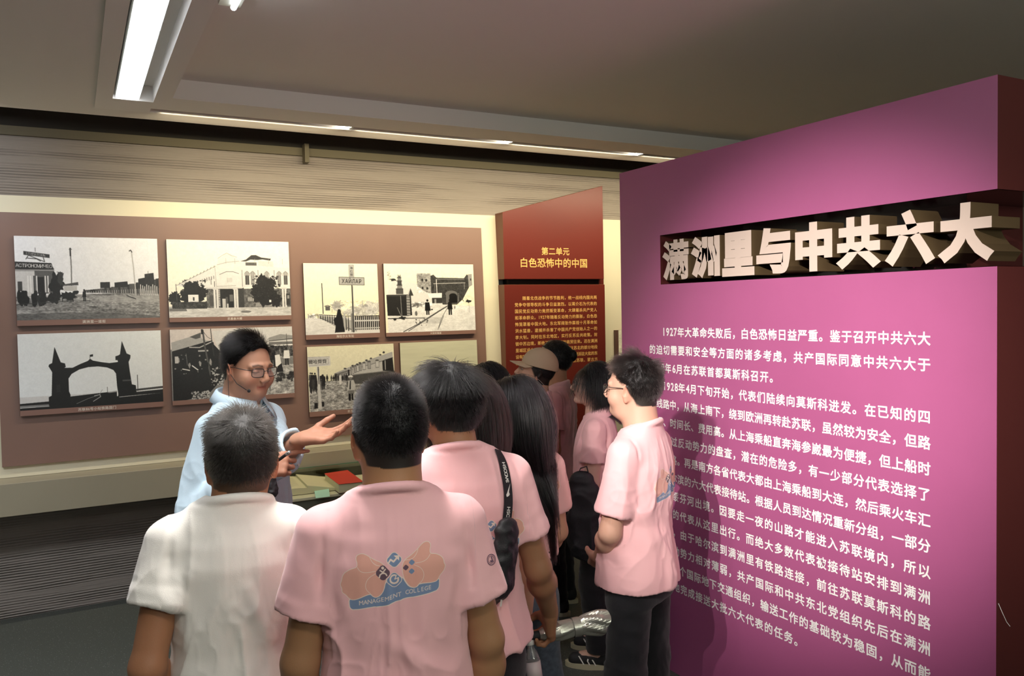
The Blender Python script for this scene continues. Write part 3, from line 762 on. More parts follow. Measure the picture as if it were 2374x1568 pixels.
def ph_train():
    R = Ras(420, 320, (.88, .87, .77)); R.view(88, 840, 905, 1490)
    R.poly([(95, 1200), (330, 1190), (500, 1230), (905, 1260), (905, 1500), (95, 1500)], .62); R.noise(95, 1190, 905, 1500, .4, 1.8, 3, 2)
    R.poly([(325, 1130), (470, 1075), (700, 1000), (890, 930), (900, 1130), (905, 1260), (520, 1240), (340, 1190)], .55)
    R.poly([(330, 1118), (500, 1050), (760, 965), (890, 925), (895, 985), (700, 1040), (480, 1095), (335, 1135)], .66)
    R.line([(330, 1135), (480, 1095), (700, 1040), (895, 985)], 4, .3)
    R.poly([(330, 1140), (480, 1098), (790, 1020), (790, 1120), (480, 1150), (335, 1165)], .72)
    R.line([(400, 1150), (640, 1135), (900, 1125)], 8, .5); R.poly([(340, 1160), (640, 1138), (905, 1125), (905, 1270), (520, 1235)], .28)
    for i, x in enumerate((485, 505, 525, 548, 575, 610, 660, 738)):
        w_ = 6 + i * 1.6; y0 = 1095 - i * 7; R.rect(x - w_, y0 - 25 - i * 2, x + w_, y0 + 45 - i, .35); R.rect(x - w_ + 3, y0 - 20 - i * 2, x + w_ - 2, y0 + 40 - i, .75 if i % 2 else .6)
        R.ell(x, y0 - 25 - i * 2, w_, 9, .35)
    for i in range(9): R.rect(345 + i * 14, 1120 - i * 4, 352 + i * 14, 1150 - i * 3, .3)
    R.poly([(788, 1018), (815, 1005), (890, 985), (898, 1130), (790, 1118)], .12); R.rect(812, 1010, 820, 1110, .7)
    for x, y in ((430, 1075), (500, 1050), (545, 1038), (570, 1025), (635, 1000), (680, 985), (770, 952), (806, 930)): R.blob(x, y, 13, 8, .25, 1, .2, 10, x)
    R.line([(640, 1005), (640, 1015)], 6, .2); R.ell(806, 928, 10, 12, .25)
    R.line([(330, 1120), (330, 1190)], 4, .3)
    R.blob(215, 1180, 30, 55, .08, 1, .2, 20, 2)
    for i, x in enumerate((110, 125, 150, 205, 225, 260, 300, 320, 340, 355, 370, 400, 420, 440)):
        h = 120 - i * 3 if i < 5 else 75 - (i % 4) * 6; fig(R, x, 1215 + (60 if i in (3, 4) else 0) - (0 if i < 5 else 20), h, .08 if i % 3 else .3)
    R.rect(370, 1150, 392, 1235, .82); R.ell(380, 1148, 9, 10, .8); R.rect(455, 1090, 470, 1170, .1)
    for x, c_ in ((110, .12), (135, .2), (155, .1)): R.blob(x, 1230, 14, 70, c_, 1, .3, 20, x)
    R.poly([(88, 940), (295, 943), (295, 1035), (98, 1042)], .80); R.line([(92, 945), (285, 948)], 3, .5); R.line([(95, 962), (275, 965), (275, 1020), (98, 1030)], 3, .5)
    R.text('爾哈齊齊', lambda x, y: (94 + x * .92, 992 - y), .12, 46, .01)
    R.poly([(168, 1040), (190, 1040), (202, 1465), (172, 1468)], .78); R.line([(182, 1045), (184, 1215)], 9, .3); R.rect(135, 1405, 165, 1460, .07); R.rect(203, 1398, 222, 1445, .07)
    # man in a pale jacket
    R.ell(477, 1160, 22, 14, .85); R.ell(477, 1178, 15, 14, .45); R.line([(455, 1163), (500, 1163)], 5, .8)
    R.poly([(450, 1200), (505, 1195), (522, 1250), (510, 1310), (448, 1310), (432, 1260)], .72); R.poly([(470, 1205), (480, 1200), (475, 1290), (462, 1290)], .15); R.line([(448, 1210), (440, 1265)], 8, .2)
    R.poly([(450, 1300), (508, 1300), (505, 1340), (450, 1340)], .45); R.rect(453, 1335, 472, 1405, .06); R.rect(480, 1335, 496, 1400, .06)
    R.noise(88, 840, 905, 1490, .05, 1.5, 8); R.blur(1)
    return R
def ph_sky():
    R = Ras(360, 260, (.80, .80, .70)); R.view(955, 820, 1680, 1360)
    R.noise(955, 820, 1680, 1360, .03, 6, 3, 8)
    R.line([(1583, 1005), (1583, 1090)], 6, .45); R.rect(955, 1180, 1680, 1380, .5)
    R.noise(955, 1180, 1680, 1360, .3, 3, 4, 3)
    R.line([(1590, 1090), (1600, 1180)], 10, .4)
    R.blur(1)
    return R
# corners (px): tl tr br bl of the whole board; strip height fraction; caption
PH = [('street', ((32.1, 547), (364.6, 553.9), (370.9, 748.8), (39.6, 756)), .062, '满洲里一道街', .52, ph_street, 'old photograph of a wide dirt street with shops and poles'),
      ('mansion', ((385.3, 555.3), (668.7, 560.9), (675.4, 740.9), (392.8, 747.9)), .055, '尼基金大楼', .52, ph_mansion, 'old photograph of a white corner mansion behind dark trees'),
      ('arch', ((40.2, 775.8), (372.7, 765.9), (378.7, 942.8), (47.1, 965.9)), .066, '苏联86号小站铁路国门', .52, ph_arch, 'old photograph of a black railway gate arch with two pointed towers'),
      ('market', ((393.3, 764.5), (677.2, 757.5), (682.6, 920.9), (400, 941)), .06, '', .5, ph_market, 'old photograph of a crowded market with canvas stalls'),
      ('sign', ((702.4, 610.4), (874.1, 611.9), (880.8, 782.3), (709.4, 788.3)), .062, '海拉尔火车站', .52, ph_sign, 'old photograph of a station name post beside a picket fence'),
      ('tunnel', ((889, 611.4), (1097.2, 613.6), (1102.4, 773.6), (895.2, 781)), .052, '兴安岭隧道', .54, ph_tunnel, 'old photograph of a railway tunnel mouth in snow with two people'),
      ('train', ((711.9, 805.2), (911.9, 796.5), (918, 951), (717.4, 967.4)), .07, '齐齐哈尔车站', .53, ph_train, 'old photograph of a passenger train at a crowded platform'),
      ('sky', ((927.6, 795.7), (1105.2, 788.3), (1110.5, 934), (932, 948)), .07, '', .5, ph_sky, 'old photograph showing mostly pale sky above dark heads')]
for nm, cor, sf, cap, cp, fn, lab in PH:
    P = [lean_pt(x, y, 0.087) for x, y in cor]
    x0 = (P[0][0] + P[3][0]) / 2; x1 = (P[1][0] + P[2][0]) / 2; z1 = (P[0][2] + P[1][2]) / 2; z0 = (P[2][2] + P[3][2]) / 2
    t = empty('photo_print', ((x0 + x1) / 2, lean_y(z0, .087), z0), 0, lab + ' on the brown board', 'photograph', 'old photographs on the brown board')
    lean_board('board', x0, x1, z0, z1, 0.087, 0.024, M_PEDGE, t)
    zs = z0 + (z1 - z0) * sf
    im = fn().image('print_' + nm)
    q = [(x0, zs, 0), (x1, zs, 0)]
    e = 0.0885
    quad_uv('picture', [(x0, lean_y(z1, e), z1), (x1, lean_y(z1, e), z1), (x1, lean_y(zs, e), zs), (x0, lean_y(zs, e), zs)], print_mat('photo print ' + nm, im, 0.4), t)
    me = mesh('caption_strip', [(x0, lean_y(z0, e), z0), (x1, lean_y(z0, e), z0), (x1, lean_y(zs, e), zs), (x0, lean_y(zs, e), zs)], [(0, 1, 2, 3)])
    link('caption_strip', me, M_PSTRIP, t)
    if cap:
        s = (zs - z0) * 0.62; wd = sum(adv(c_) for c_ in cap) * s * 1.05
        zc = (z0 + zs) / 2
        link('caption', text_mesh('caption', cap, (x0 + (x1 - x0) * cp - wd / 2, lean_y(zc, e + .001), zc), (1, 0, 0), (0, LEAN, 1), s * 1.05, s, 0.015), M_PTEXT, t)
# ---------------------------------------------------------------- magenta partition with raised title
PX = 2.6; Y0, Y1 = 1.541, 3.56; NZ0, NZ1 = 1.953, 2.199; PT = 2.559; PD = 0.62; ND = 0.27
M_MAG = mat('magenta painted panel', lin((166, 86, 130)), 0.42, bump=0.04, bscale=400, var=0.03, vscale=3)
M_MAR = mat('dark maroon face', lin((92, 40, 38)), 0.45, bump=0.04, bscale=300)  # one darker tone for all faces but the magenta front
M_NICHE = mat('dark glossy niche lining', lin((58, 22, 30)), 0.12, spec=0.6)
M_LETF = mat('beige letter face', lin((206, 186, 172)), 0.5)
M_LETS = mat('shaded letter side', lin((92, 74, 50)), 0.5)  # weak light on the letter sides is put into this darker colour
M_TXT = mat('white printed lettering', lin((246, 244, 240)), 0.5)
part = empty('partition', (PX + PD / 2, (Y0 + Y1) / 2, 0), 0, 'tall magenta partition with a raised title in a recess and white printed paragraphs', 'partition')
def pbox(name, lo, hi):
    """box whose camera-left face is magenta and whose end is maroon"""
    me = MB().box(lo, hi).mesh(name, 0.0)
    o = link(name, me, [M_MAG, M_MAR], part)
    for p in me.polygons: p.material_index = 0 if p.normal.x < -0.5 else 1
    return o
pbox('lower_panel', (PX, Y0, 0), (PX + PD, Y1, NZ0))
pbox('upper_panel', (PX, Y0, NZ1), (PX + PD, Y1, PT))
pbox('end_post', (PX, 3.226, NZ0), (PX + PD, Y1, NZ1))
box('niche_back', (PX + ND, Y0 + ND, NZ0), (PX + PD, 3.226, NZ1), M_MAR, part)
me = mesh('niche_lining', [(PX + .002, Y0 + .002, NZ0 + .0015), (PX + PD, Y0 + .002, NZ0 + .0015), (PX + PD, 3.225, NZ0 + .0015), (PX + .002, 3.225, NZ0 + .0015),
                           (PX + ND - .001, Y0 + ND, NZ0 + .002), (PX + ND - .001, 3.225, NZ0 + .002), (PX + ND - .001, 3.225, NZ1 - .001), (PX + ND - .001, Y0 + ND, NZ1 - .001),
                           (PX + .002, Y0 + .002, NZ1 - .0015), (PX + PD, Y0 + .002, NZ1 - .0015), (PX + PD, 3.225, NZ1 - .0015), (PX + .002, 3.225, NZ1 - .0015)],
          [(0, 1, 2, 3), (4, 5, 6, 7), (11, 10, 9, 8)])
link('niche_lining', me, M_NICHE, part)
TB = [(1536.5, 1597.6), (1602.8, 1670), (1675, 1750), (1754.7, 1835), (1845, 1931), (1939.6, 2043.7), (2053, 2169.5), (2175.5, 2307)]
for ch, (a, b) in zip('满洲里与中共六大', TB):
    v, f = glyph(ch, 0.060 if ch not in '满' else 0.040, 0.5)
    ya = at_x(a, 560, PX)[1]; yb = at_x(b, 560, PX)[1]; z0, z1 = 1.972, 2.168
    mn = v.min(0); mx = v.max(0); k = (v - mn) / (mx - mn)
    P = np.stack([PX - 0.004 + (1 - k[:, 2]) * 0.155, ya + (yb - ya) * k[:, 0], z0 + (z1 - z0) * k[:, 1]], 1)
    me = mesh('raised_letter', P, f)
    o = link('raised_letter', me, [M_LETF, M_LETS], part, label='raised character ' + ch)
    for p in me.polygons: p.material_index = 0 if abs(p.normal.x) > 0.9 else 1
TXT = ['1927年大革命失败后，白色恐怖日益严重。鉴于召开中共六大', '的迫切需要和安全等方面的诸多考虑，共产国际同意中共六大于', '1928年6月在苏联首都莫斯科召开。',
       '1928年4月下旬开始，代表们陆续向莫斯科进发。在已知的四', '条线路中，从海上南下，绕到欧洲再转赴苏联，虽然较为安全，但路', '途远、时间长、费用高。从上海乘船直奔海参崴最为便捷，但上船时',
       '需要躲过反动势力的盘查，潜在的危险多，有一少部分代表选择了', '这条线路。再是南方各省代表大都由上海乘船到大连，然后乘火车汇', '集到哈尔滨的六大代表接待站。根据人员到达情况重新分组，一部分',
       '代表经绥芬河出境。因要走一夜的山路才能进入苏联境内，所以', '有很少的代表从这里出行。而绝大多数代表被接待站安排到满洲', '里出境，由于哈尔滨到满洲里有铁路连接，前往苏联莫斯科的路',
       '线上反动势力相对薄弱，共产国际和中共东北党组织先后在满洲', '里设立多个国际地下交通组织，输送工作的基础较为稳固，从而能', '够顺利地完成接送大批六大代表的任务。']
for i, s in enumerate(TXT):
    z = 1.715 - 0.0909 * i
    y0 = 3.219 if i in (0, 3) else 3.322
    just = None if i in (2, 14) else y0 - 1.772
    link('text_line', text_mesh('text_line', s, (PX - 0.0012, y0, z), (0, -1, 0), (0, 0, 1), 0.0553, 0.050, 0.022, just), M_TXT, part)
link('loose_thread', MB().tube([(2.61, 1.54, .86), (2.616, 1.53, .83), (2.63, 1.525, .80), (2.64, 1.52, .785)], .0009, 5).mesh('loose_thread'), M_TXT, part)

# ---------------------------------------------------------------- red stand
M_RED = mat('dark red lacquered panel', lin((104, 38, 30)), 0.38, bump=0.03, bscale=300, spec=0.4)
M_REDS = mat('brown red side', lin((112, 66, 46)), 0.45)
M_GOLD = mat('gold lettering', lin((238, 190, 112)), 0.45)
M_DARK = mat('near black gap', lin((28, 16, 12)), 0.7)
st = empty('title_stand', (3.5, 5.7, 0), 0, 'tall dark red stand with slanted top and gold lettering', 'display stand')
def rbox(name, b, t_):
    me = MB().hexa(b, t_).mesh(name, 0.002)
    o = link(name, me, [M_RED, M_REDS], st)
    for p in me.polygons: p.material_index = 1 if p.normal.x < -0.5 or p.normal.z > .5 else 0
F, Bk = 5.65, 5.78
rbox('upper_block', [(2.998, F, 2.078), (3.95, F, 2.078), (3.95, Bk, 2.078), (2.998, Bk, 2.078)], [(2.994, F, 2.603), (3.95, F, 2.861), (3.95, Bk, 2.861), (2.994, Bk, 2.603)])
rbox('lower_block', [(3.0, F, 0.0), (3.957, F, 0.0), (3.957, Bk, 0.0), (3.0, Bk, 0.0)], [(2.996, F, 2.035), (3.957, F, 2.033), (3.957, Bk, 2.033), (2.996, Bk, 2.035)])
box('core', (3.06, F + 0.05, 2.02), (3.93, Bk, 2.09), M_DARK, st)
box('back_plate', (3.90, F + 0.055, 0.0), (3.985, Bk - .01, 2.36), M_RED, st)
link('title_text', text_mesh('title_text', '第二单元', (3.341, F - .0015, 2.303), (1, 0, 0), (0, 0, 1), .0675, .066, .014), M_GOLD, st)
link('title_text', text_mesh('title_text', '白色恐怖中的中国', (3.138, F - .0015, 2.208), (1, 0, 0), (0, 0, 1), .0812, .080, .014), M_GOLD, st)
BT = ['　　随着北伐战争的节节胜利，统一战线内国共两', '党争夺领导权的斗争日益激烈。以蒋介石为代表的', '国民党反动势力竟然叛变革命，大肆屠杀共产党人', '和革命群众。1927年随着反动势力的膨胀，白色恐',
      '怖笼罩着中国大地。东北军阀张作霖视十月革命如', '洪水猛兽，逮捕并杀害了中国共产党创始人之一的', '李大钊。同时在东北地区，实行反苏反共政策。封', '锁中苏边境，断绝了中苏之间的商贸往来。还在满洲',
      '里城区设立多处关卡，严密封锁通往苏北的部分地段', '设有铁丝网，并在边境沿线派驻重兵，增派驻大批的东', '北军，密切监视着往来的行人和通往苏联、蒙古方']
for i, s in enumerate(BT):
    link('text_line', text_mesh('text_line', s, (3.086, F - .0012, 1.925 - .0520 * i), (1, 0, 0), (0, 0, 1), .0353, .0335, .010, 0.785), M_GOLD, st, kind='stuff')

# small board at the edge of the partition
t = empty('photo_print', (4.5, D - .04, 1.35), 0, 'small photo board peeking out left of the magenta partition', 'photograph')
a = at_y(1427, 766, D - .05); b_ = at_y(1429, 845, D - .05)
box('board', (a[0], D - .05, b_[2] - .12), (a[0] + .5, D - .0225, a[2]), M_PEDGE, t)
R = Ras(200, 160, (.9, .9, .82)); R.view(0, 0, 100, 80); R.noise(0, 0, 100, 80, .1, 3, 3); scatter(R, 30, 0, 45, 100, 75, 2, 8, .15, .8, 3)
quad_uv('picture', [(a[0] + .03, D - .051, a[2]), (a[0] + .5, D - .051, a[2]), (a[0] + .5, D - .051, b_[2] - .12), (a[0] + .03, D - .051, b_[2] - .12)], print_mat('photo print edge', R.image('print_edge')), t)

# ---------------------------------------------------------------- display case with books
CZ = 0.70; CY = 5.0
M_CASE = mat('grey green case fabric', lin((92, 94, 80)), 0.8, bump=0.2, bscale=500)
M_CTOP = mat('cream case top', lin((196, 194, 160)), 0.6)
M_GLASS = mat('glass', (0.86, 0.97, 0.90, 1), 0.02, trans=1.0)
M_GEDGE = mat('green glass edge', lin((40, 110, 80)), 0.1, spec=0.8)
cs = empty('display_case', (1.9, 5.25, 0), 0, 'low display case with cream top projecting from the ledge below the photographs', 'display case')
box('base', (0.86, CY + .012, 0), (2.95, 5.5, CZ - .02), M_CASE, cs)
box('top', (0.84, CY, CZ - .02), (2.97, 5.499, CZ), M_CTOP, cs, bev=.003)
box('glass_pane', (0.90, 5.484, CZ), (2.90, 5.490, .790), M_GLASS, cs)
box('glass_edge', (0.90, 5.4838, .790), (2.90, 5.4902, .7935), M_GEDGE, cs)
M_PAGE = mat('old paper pages', lin((206, 202, 160)), 0.7, bump=0.3, bscale=300, stretch=(1, 1, 30))
M_INK = mat('faded print ink', lin((120, 118, 96)), 0.7)
M_COVER = mat('dark brown cover', lin((72, 44, 34)), 0.6)
ob = empty('open_book', tuple(at_z(735, 1130, CZ)), 0, 'open book with yellowed pages lying on the case top beside the red book', 'book')
def book_page(c, h, parent, name):
    """c: four table corners (near-left, near-right, far-right, far-left), curved top"""
    n = 8; top = []; bot = []
    for i in range(n + 1):
        s = i / n
        for e0, e1 in ((0, 1), (3, 2)):
            p = np.array(c[e0]) * (1 - s) + np.array(c[e1]) * s
            bot.append((p[0], p[1], CZ + .004)); top.append((p[0], p[1], CZ + .004 + h(s)))
    f = []
    m = 2 * (n + 1)
    for i in range(n):
        a_ = 2 * i
        f += [(m + a_, m + a_ + 2, m + a_ + 3, m + a_ + 1), (a_, a_ + 1, a_ + 3, a_ + 2), (a_, a_ + 2, m + a_ + 2, m + a_), (a_ + 1, m + a_ + 1, m + a_ + 3, a_ + 3)]
    f += [(0, m, m + 1, 1), (2 * n, 2 * n + 1, m + 2 * n + 1, m + 2 * n)]
    return link(name, mesh(name, bot + top, f), M_PAGE, parent, smooth=False)
pA = at_z(648, 1143, CZ + .03); pB = at_z(713, 1134, CZ + .035); pC = at_z(685, 1106, CZ + .035); pD = at_z(645, 1112, CZ + .03)
pA[0] -= .03; pD[0] -= .03
book_page([pA, pB, pC, pD], lambda s: .030 + .012 * math.sin(s * 2.6), ob, 'page_block')
qB = at_z(783, 1134, CZ + .01); qC = at_z(752, 1106, CZ + .012)
book_page([pB, qB, qC, pC], lambda s: .040 * (1 - s) ** 1.5 + .012 + .006 * math.sin(s * 3.1), ob, 'page_block')
link('cover', MB().hexa([(p[0], p[1], CZ + .0005) for p in (pA, qB, qC, pD)], [(p[0], p[1], CZ + .004) for p in (pA, qB, qC, pD)]).mesh('cover'), M_COVER, ob)
mb = MB()
for i in range(13):
    a0 = pD + (pA - pD) * (0.12 + i * .06); a1 = pC + (pB - pC) * (0.12 + i * .06)
    s0, s1 = (.12, .8) if i not in (0, 12) else (.45, .62)
    L0 = a0 + (a1 - a0) * s0; L1 = a0 + (a1 - a0) * s1
    pts = [a0 + (a1 - a0) * s for s in np.linspace(s0, s1, 6)]
    dn = (pA - pD) / np.linalg.norm(pA - pD) * .0022
    for j in range(5):
        s = np.linspace(s0, s1, 6)
        z0_ = CZ + .0046 + .030 + .012 * math.sin(s[j] * 2.6); z1_ = CZ + .0046 + .030 + .012 * math.sin(s[j + 1] * 2.6)
        q = [(pts[j][0], pts[j][1], z0_), (pts[j + 1][0], pts[j + 1][1], z1_), (pts[j + 1][0] + dn[0], pts[j + 1][1] + dn[1], z1_), (pts[j][0] + dn[0], pts[j][1] + dn[1], z0_)]
        mb.add(q, [(0, 1, 2, 3)])
link('printed_lines', mb.mesh('printed_lines'), M_INK, ob, kind='stuff')
rb = empty('red_book', tuple(at_z(795, 1120, CZ)), 0, 'thick red hardcover book with gilt title on the case top', 'book')
H_ = .062
c4 = [at_z(x, y, CZ + H_) for x, y in ((785, 1123), (843, 1117), (806, 1090), (752, 1098))]
def q3(c, z0, z1, ins=0.0):
    m_ = sum(c) / 4
    cc = [p + (m_ - p) * ins for p in c]
    return [(p[0], p[1], z0) for p in cc], [(p[0], p[1], z1) for p in cc]
M_REDB = mat('red book cloth', lin((196, 54, 34)), 0.5, bump=.3, bscale=900)
b0, t0 = q3(c4, CZ + .001, CZ + .004); link('cover', MB().hexa(b0, t0).mesh('cover'), M_COVER, rb)
b0, t0 = q3(c4, CZ + .004, CZ + H_ - .003, .035); link('page_block', MB().hexa(b0, t0).mesh('page_block'), M_PAGE, rb)
b0, t0 = q3(c4, CZ + H_ - .003, CZ + H_); link('cover', MB().hexa(b0, t0).mesh('cover', .001), M_REDB, rb)
ux = (c4[1] - c4[0]) / np.linalg.norm(c4[1] - c4[0]); uy = (c4[3] - c4[0]) / np.linalg.norm(c4[3] - c4[0])
o0 = c4[3] + (c4[2] - c4[3]) * .2 - uy * .045; o0[2] = CZ + H_ + .0004
link('title', text_mesh('title', '六大文献汇编', o0, ux, uy, .017, .017, .01), mat('worn gilt', lin((214, 120, 84)), .5), rb)
M_CARD = mat('pale green card', lin((168, 214, 190)), 0.6)
lc = empty('label_card', tuple(at_z(746, 1142, CZ)), 0, 'small pale green label card in front of the books', 'card')
cc = [at_z(x, y, CZ + .012) for x, y in ((732, 1152), (765, 1148), (762, 1134), (728, 1137))]
link('card', MB().hexa([(cc[0][0], cc[0][1], CZ + .001), (cc[1][0], cc[1][1], CZ + .001), (cc[2][0], cc[2][1], CZ + .018), (cc[3][0], cc[3][1], CZ + .018)],
                       [(cc[0][0], cc[0][1], CZ + .003), (cc[1][0], cc[1][1], CZ + .003), (cc[2][0], cc[2][1], CZ + .020), (cc[3][0], cc[3][1], CZ + .020)]).mesh('card'), M_CARD, lc)
# ---------------------------------------------------------------- figure toolkit: signed distance fields -> meshes
F32 = np.float32
class Vol:
    """dense signed distance grid; parts are blended in, then meshed"""
    def __init__(s, lo, hi, h):
        s.lo = np.array(lo, float); s.h = h
        s.n = np.maximum(((np.array(hi) - s.lo) / h).astype(int) + 2, 4)
        s.f = np.full(tuple(s.n), 0.06, F32)
        s.ax = [(s.lo[i] + h * np.arange(s.n[i])).astype(F32) for i in range(3)]
    def _sl(s, lo, hi, pad):
        a = np.clip(((np.array(lo) - pad - s.lo) / s.h).astype(int), 0, s.n - 1)
        b = np.clip(((np.array(hi) + pad - s.lo) / s.h).astype(int) + 2, 1, s.n)
        if np.any(b - a < 1): return None
        sl = tuple(slice(a[i], b[i]) for i in range(3))
        return sl, s.ax[0][sl[0]][:, None, None], s.ax[1][sl[1]][None, :, None], s.ax[2][sl[2]][None, None, :]
    def add(s, fn, lo, hi, k=0.015):
        r = s._sl(lo, hi, max(k, .01) + 0.03)
        if r is None: return s
        sl, X, Y, Z = r
        d = fn(X, Y, Z); a = s.f[sl]
        if k > 0:
            hh = np.maximum(k - np.abs(a - d), 0) / k
            s.f[sl] = np.minimum(a, d) - hh * hh * k * 0.25
        else: s.f[sl] = np.minimum(a, d)
        return s
    def cut(s, fn, lo, hi, k=0.006):
        r = s._sl(lo, hi, k + 0.01)
        if r is None: return s
        sl, X, Y, Z = r
        d = -fn(X, Y, Z); a = s.f[sl]
        hh = np.maximum(k - np.abs(a - d), 0) / k
        s.f[sl] = np.maximum(a, d) + hh * hh * k * 0.25
        return s
    def cone(s, p0, p1, r0, r1, k=0.015, flat=None, cut=False):
        """tapered capsule; flat=(axis vector, factor) squashes it along an axis"""
        p0 = np.array(p0, float); p1 = np.array(p1, float); d = p1 - p0; dd = d @ d + 1e-12
        def fn(X, Y, Z):
            x, y, z = X - F32(p0[0]), Y - F32(p0[1]), Z - F32(p0[2])
            t = np.clip((x * F32(d[0]) + y * F32(d[1]) + z * F32(d[2])) / F32(dd), 0, 1)
            ex, ey, ez = x - t * F32(d[0]), y - t * F32(d[1]), z - t * F32(d[2])
            q = ex * ex + ey * ey + ez * ez
            if flat is not None:
                a, kf = flat; c = ex * F32(a[0]) + ey * F32(a[1]) + ez * F32(a[2]); q = q + c * c * F32(1 / kf ** 2 - 1)
            return np.sqrt(q) - (F32(r0) + t * F32(r1 - r0))
        r = max(r0, r1); lo = np.minimum(p0, p1) - r; hi = np.maximum(p0, p1) + r
        return s.cut(fn, lo, hi, k) if cut else s.add(fn, lo, hi, k)
    def ell(s, c, r, k=0.012, rot=None, cut=False):
        c = np.array(c, float); r = np.array(r, float)
        Rm = None if rot is None else np.array(Euler(rot).to_matrix()).T
        def fn(X, Y, Z):
            x, y, z = X - F32(c[0]), Y - F32(c[1]), Z - F32(c[2])
            if Rm is not None:
                x, y, z = (Rm[0, 0] * x + Rm[0, 1] * y + Rm[0, 2] * z, Rm[1, 0] * x + Rm[1, 1] * y + Rm[1, 2] * z, Rm[2, 0] * x + Rm[2, 1] * y + Rm[2, 2] * z)
            x = x / F32(r[0]); y = y / F32(r[1]); z = z / F32(r[2])
            k0 = np.sqrt(x * x + y * y + z * z); k1 = np.sqrt((x / F32(r[0])) ** 2 + (y / F32(r[1])) ** 2 + (z / F32(r[2])) ** 2) + F32(1e-6)
            return (k0 * (k0 - 1) / k1).astype(F32)
        m = r.max() if rot is not None else r
        return s.cut(fn, c - m, c + m, k) if cut else s.add(fn, c - m, c + m, k)
    def loft(s, prof, k=0.03, n=2.4, cut=False, pad=0.0):
        """prof rows: z, cx, cy, half width, half depth"""
        P = np.array(sorted(prof), float)
        zz = np.linspace(P[0, 0], P[-1, 0], 90)
        Q = [np.interp(zz, P[:, 0], P[:, i]) for i in range(1, 5)]
        ker = np.array([1, 2, 3, 2, 1.]) / 9
        Q = [np.convolve(np.pad(q, 2, 'edge'), ker, 'valid') for q in Q]
        z0, z1 = P[0, 0], P[-1, 0]
        def fn(X, Y, Z):
            cx, cy, a, b = [np.interp(Z, zz, q).astype(F32) for q in Q]
            a = a + F32(pad); b = b + F32(pad)
            u = np.abs((X - cx) / a); v = np.abs((Y - cy) / b)
            d = ((u ** n + v ** n) ** (1.0 / n) - 1) * np.minimum(a, b)
            return np.maximum(d, np.maximum(z0 - Z, Z - z1)).astype(F32)
        m = max(P[:, 3].max(), P[:, 4].max()) + .05
        lo = (P[:, 1].min() - m, P[:, 2].min() - m, z0); hi = (P[:, 1].max() + m, P[:, 2].max() + m, z1)
        return s.cut(fn, lo, hi, k) if cut else s.add(fn, lo, hi, k)
    def mesh(s):
        g = openvdb.FloatGrid(background=0.06)
        f = s.f.copy()
        f[0] = f[-1] = 0.06; f[:, 0] = f[:, -1] = 0.06; f[:, :, 0] = f[:, :, -1] = 0.06
        g.copyFromArray(np.ascontiguousarray(np.clip(f, -0.06, 0.06)), tolerance=0)
        p, q = g.convertToQuads(isovalue=0.0)
        return p.astype(float) * s.h + s.lo, q.astype(int)

LAT = {}
def vnoise(P, seed=0):
    """smooth value noise, -1..1"""
    if seed not in LAT: LAT[seed] = np.random.default_rng(1000 + seed).random((32, 32, 32)).astype(F32) * 2 - 1
    L = LAT[seed]
    i = np.floor(P).astype(int); f = P - i; f = f * f * (3 - 2 * f); i &= 31; j = (i + 1) & 31
    def g(a, b, c): return L[a[:, 0], b[:, 1], c[:, 2]]
    x, y, z = f[:, 0], f[:, 1], f[:, 2]
    return (((g(i, i, i) * (1 - x) + g(j, i, i) * x) * (1 - y) + (g(i, j, i) * (1 - x) + g(j, j, i) * x) * y) * (1 - z)
            + ((g(i, i, j) * (1 - x) + g(j, i, j) * x) * (1 - y) + (g(i, j, j) * (1 - x) + g(j, j, j) * x) * y) * z)
def vnormals(v, q):
    n = np.zeros_like(v)
    fn = np.cross(v[q[:, 2]] - v[q[:, 0]], v[q[:, 3]] - v[q[:, 1]])
    for k in range(4): np.add.at(n, q[:, k], fn)
    return n / (np.linalg.norm(n, axis=1, keepdims=True) + 1e-12)
def np_mesh(name, v, q, col=None, uv=None):
    me = bpy.data.meshes.new(name)
    me.vertices.add(len(v)); me.vertices.foreach_set('co', np.asarray(v, F32).ravel())
    me.loops.add(q.size); me.loops.foreach_set('vertex_index', q.astype(np.int32).ravel())
    me.polygons.add(len(q)); me.polygons.foreach_set('loop_start', np.arange(0, q.size, q.shape[1], dtype=np.int32))
    me.update(calc_edges=True); me.validate()
    if col is not None:
        a = me.color_attributes.new('Col', 'FLOAT_COLOR', 'POINT')
        a.data.foreach_set('color', np.concatenate([col, np.ones((len(col), 1))], 1).astype(F32).ravel())
    if uv is not None:
        me.uv_layers.new(name='UVMap'); me.uv_layers[0].data.foreach_set('uv', uv[q.ravel()].astype(F32).ravel())
    me.polygons.foreach_set('use_smooth', np.ones(len(me.polygons), bool))
    return me
def join(parts):
    V = []; Q = []; C = []; n = 0
    for v, q, c in parts: V.append(v); Q.append(q + n); C.append(c); n += len(v)
    return np.concatenate(V), np.concatenate(Q), np.concatenate(C)
def rot_z(a): return np.array([[math.cos(a), -math.sin(a), 0], [math.sin(a), math.cos(a), 0], [0, 0, 1]])
def sstep(x, a, b):
    t = np.clip((x - a) / (b - a), 0, 1); return t * t * (3 - 2 * t)

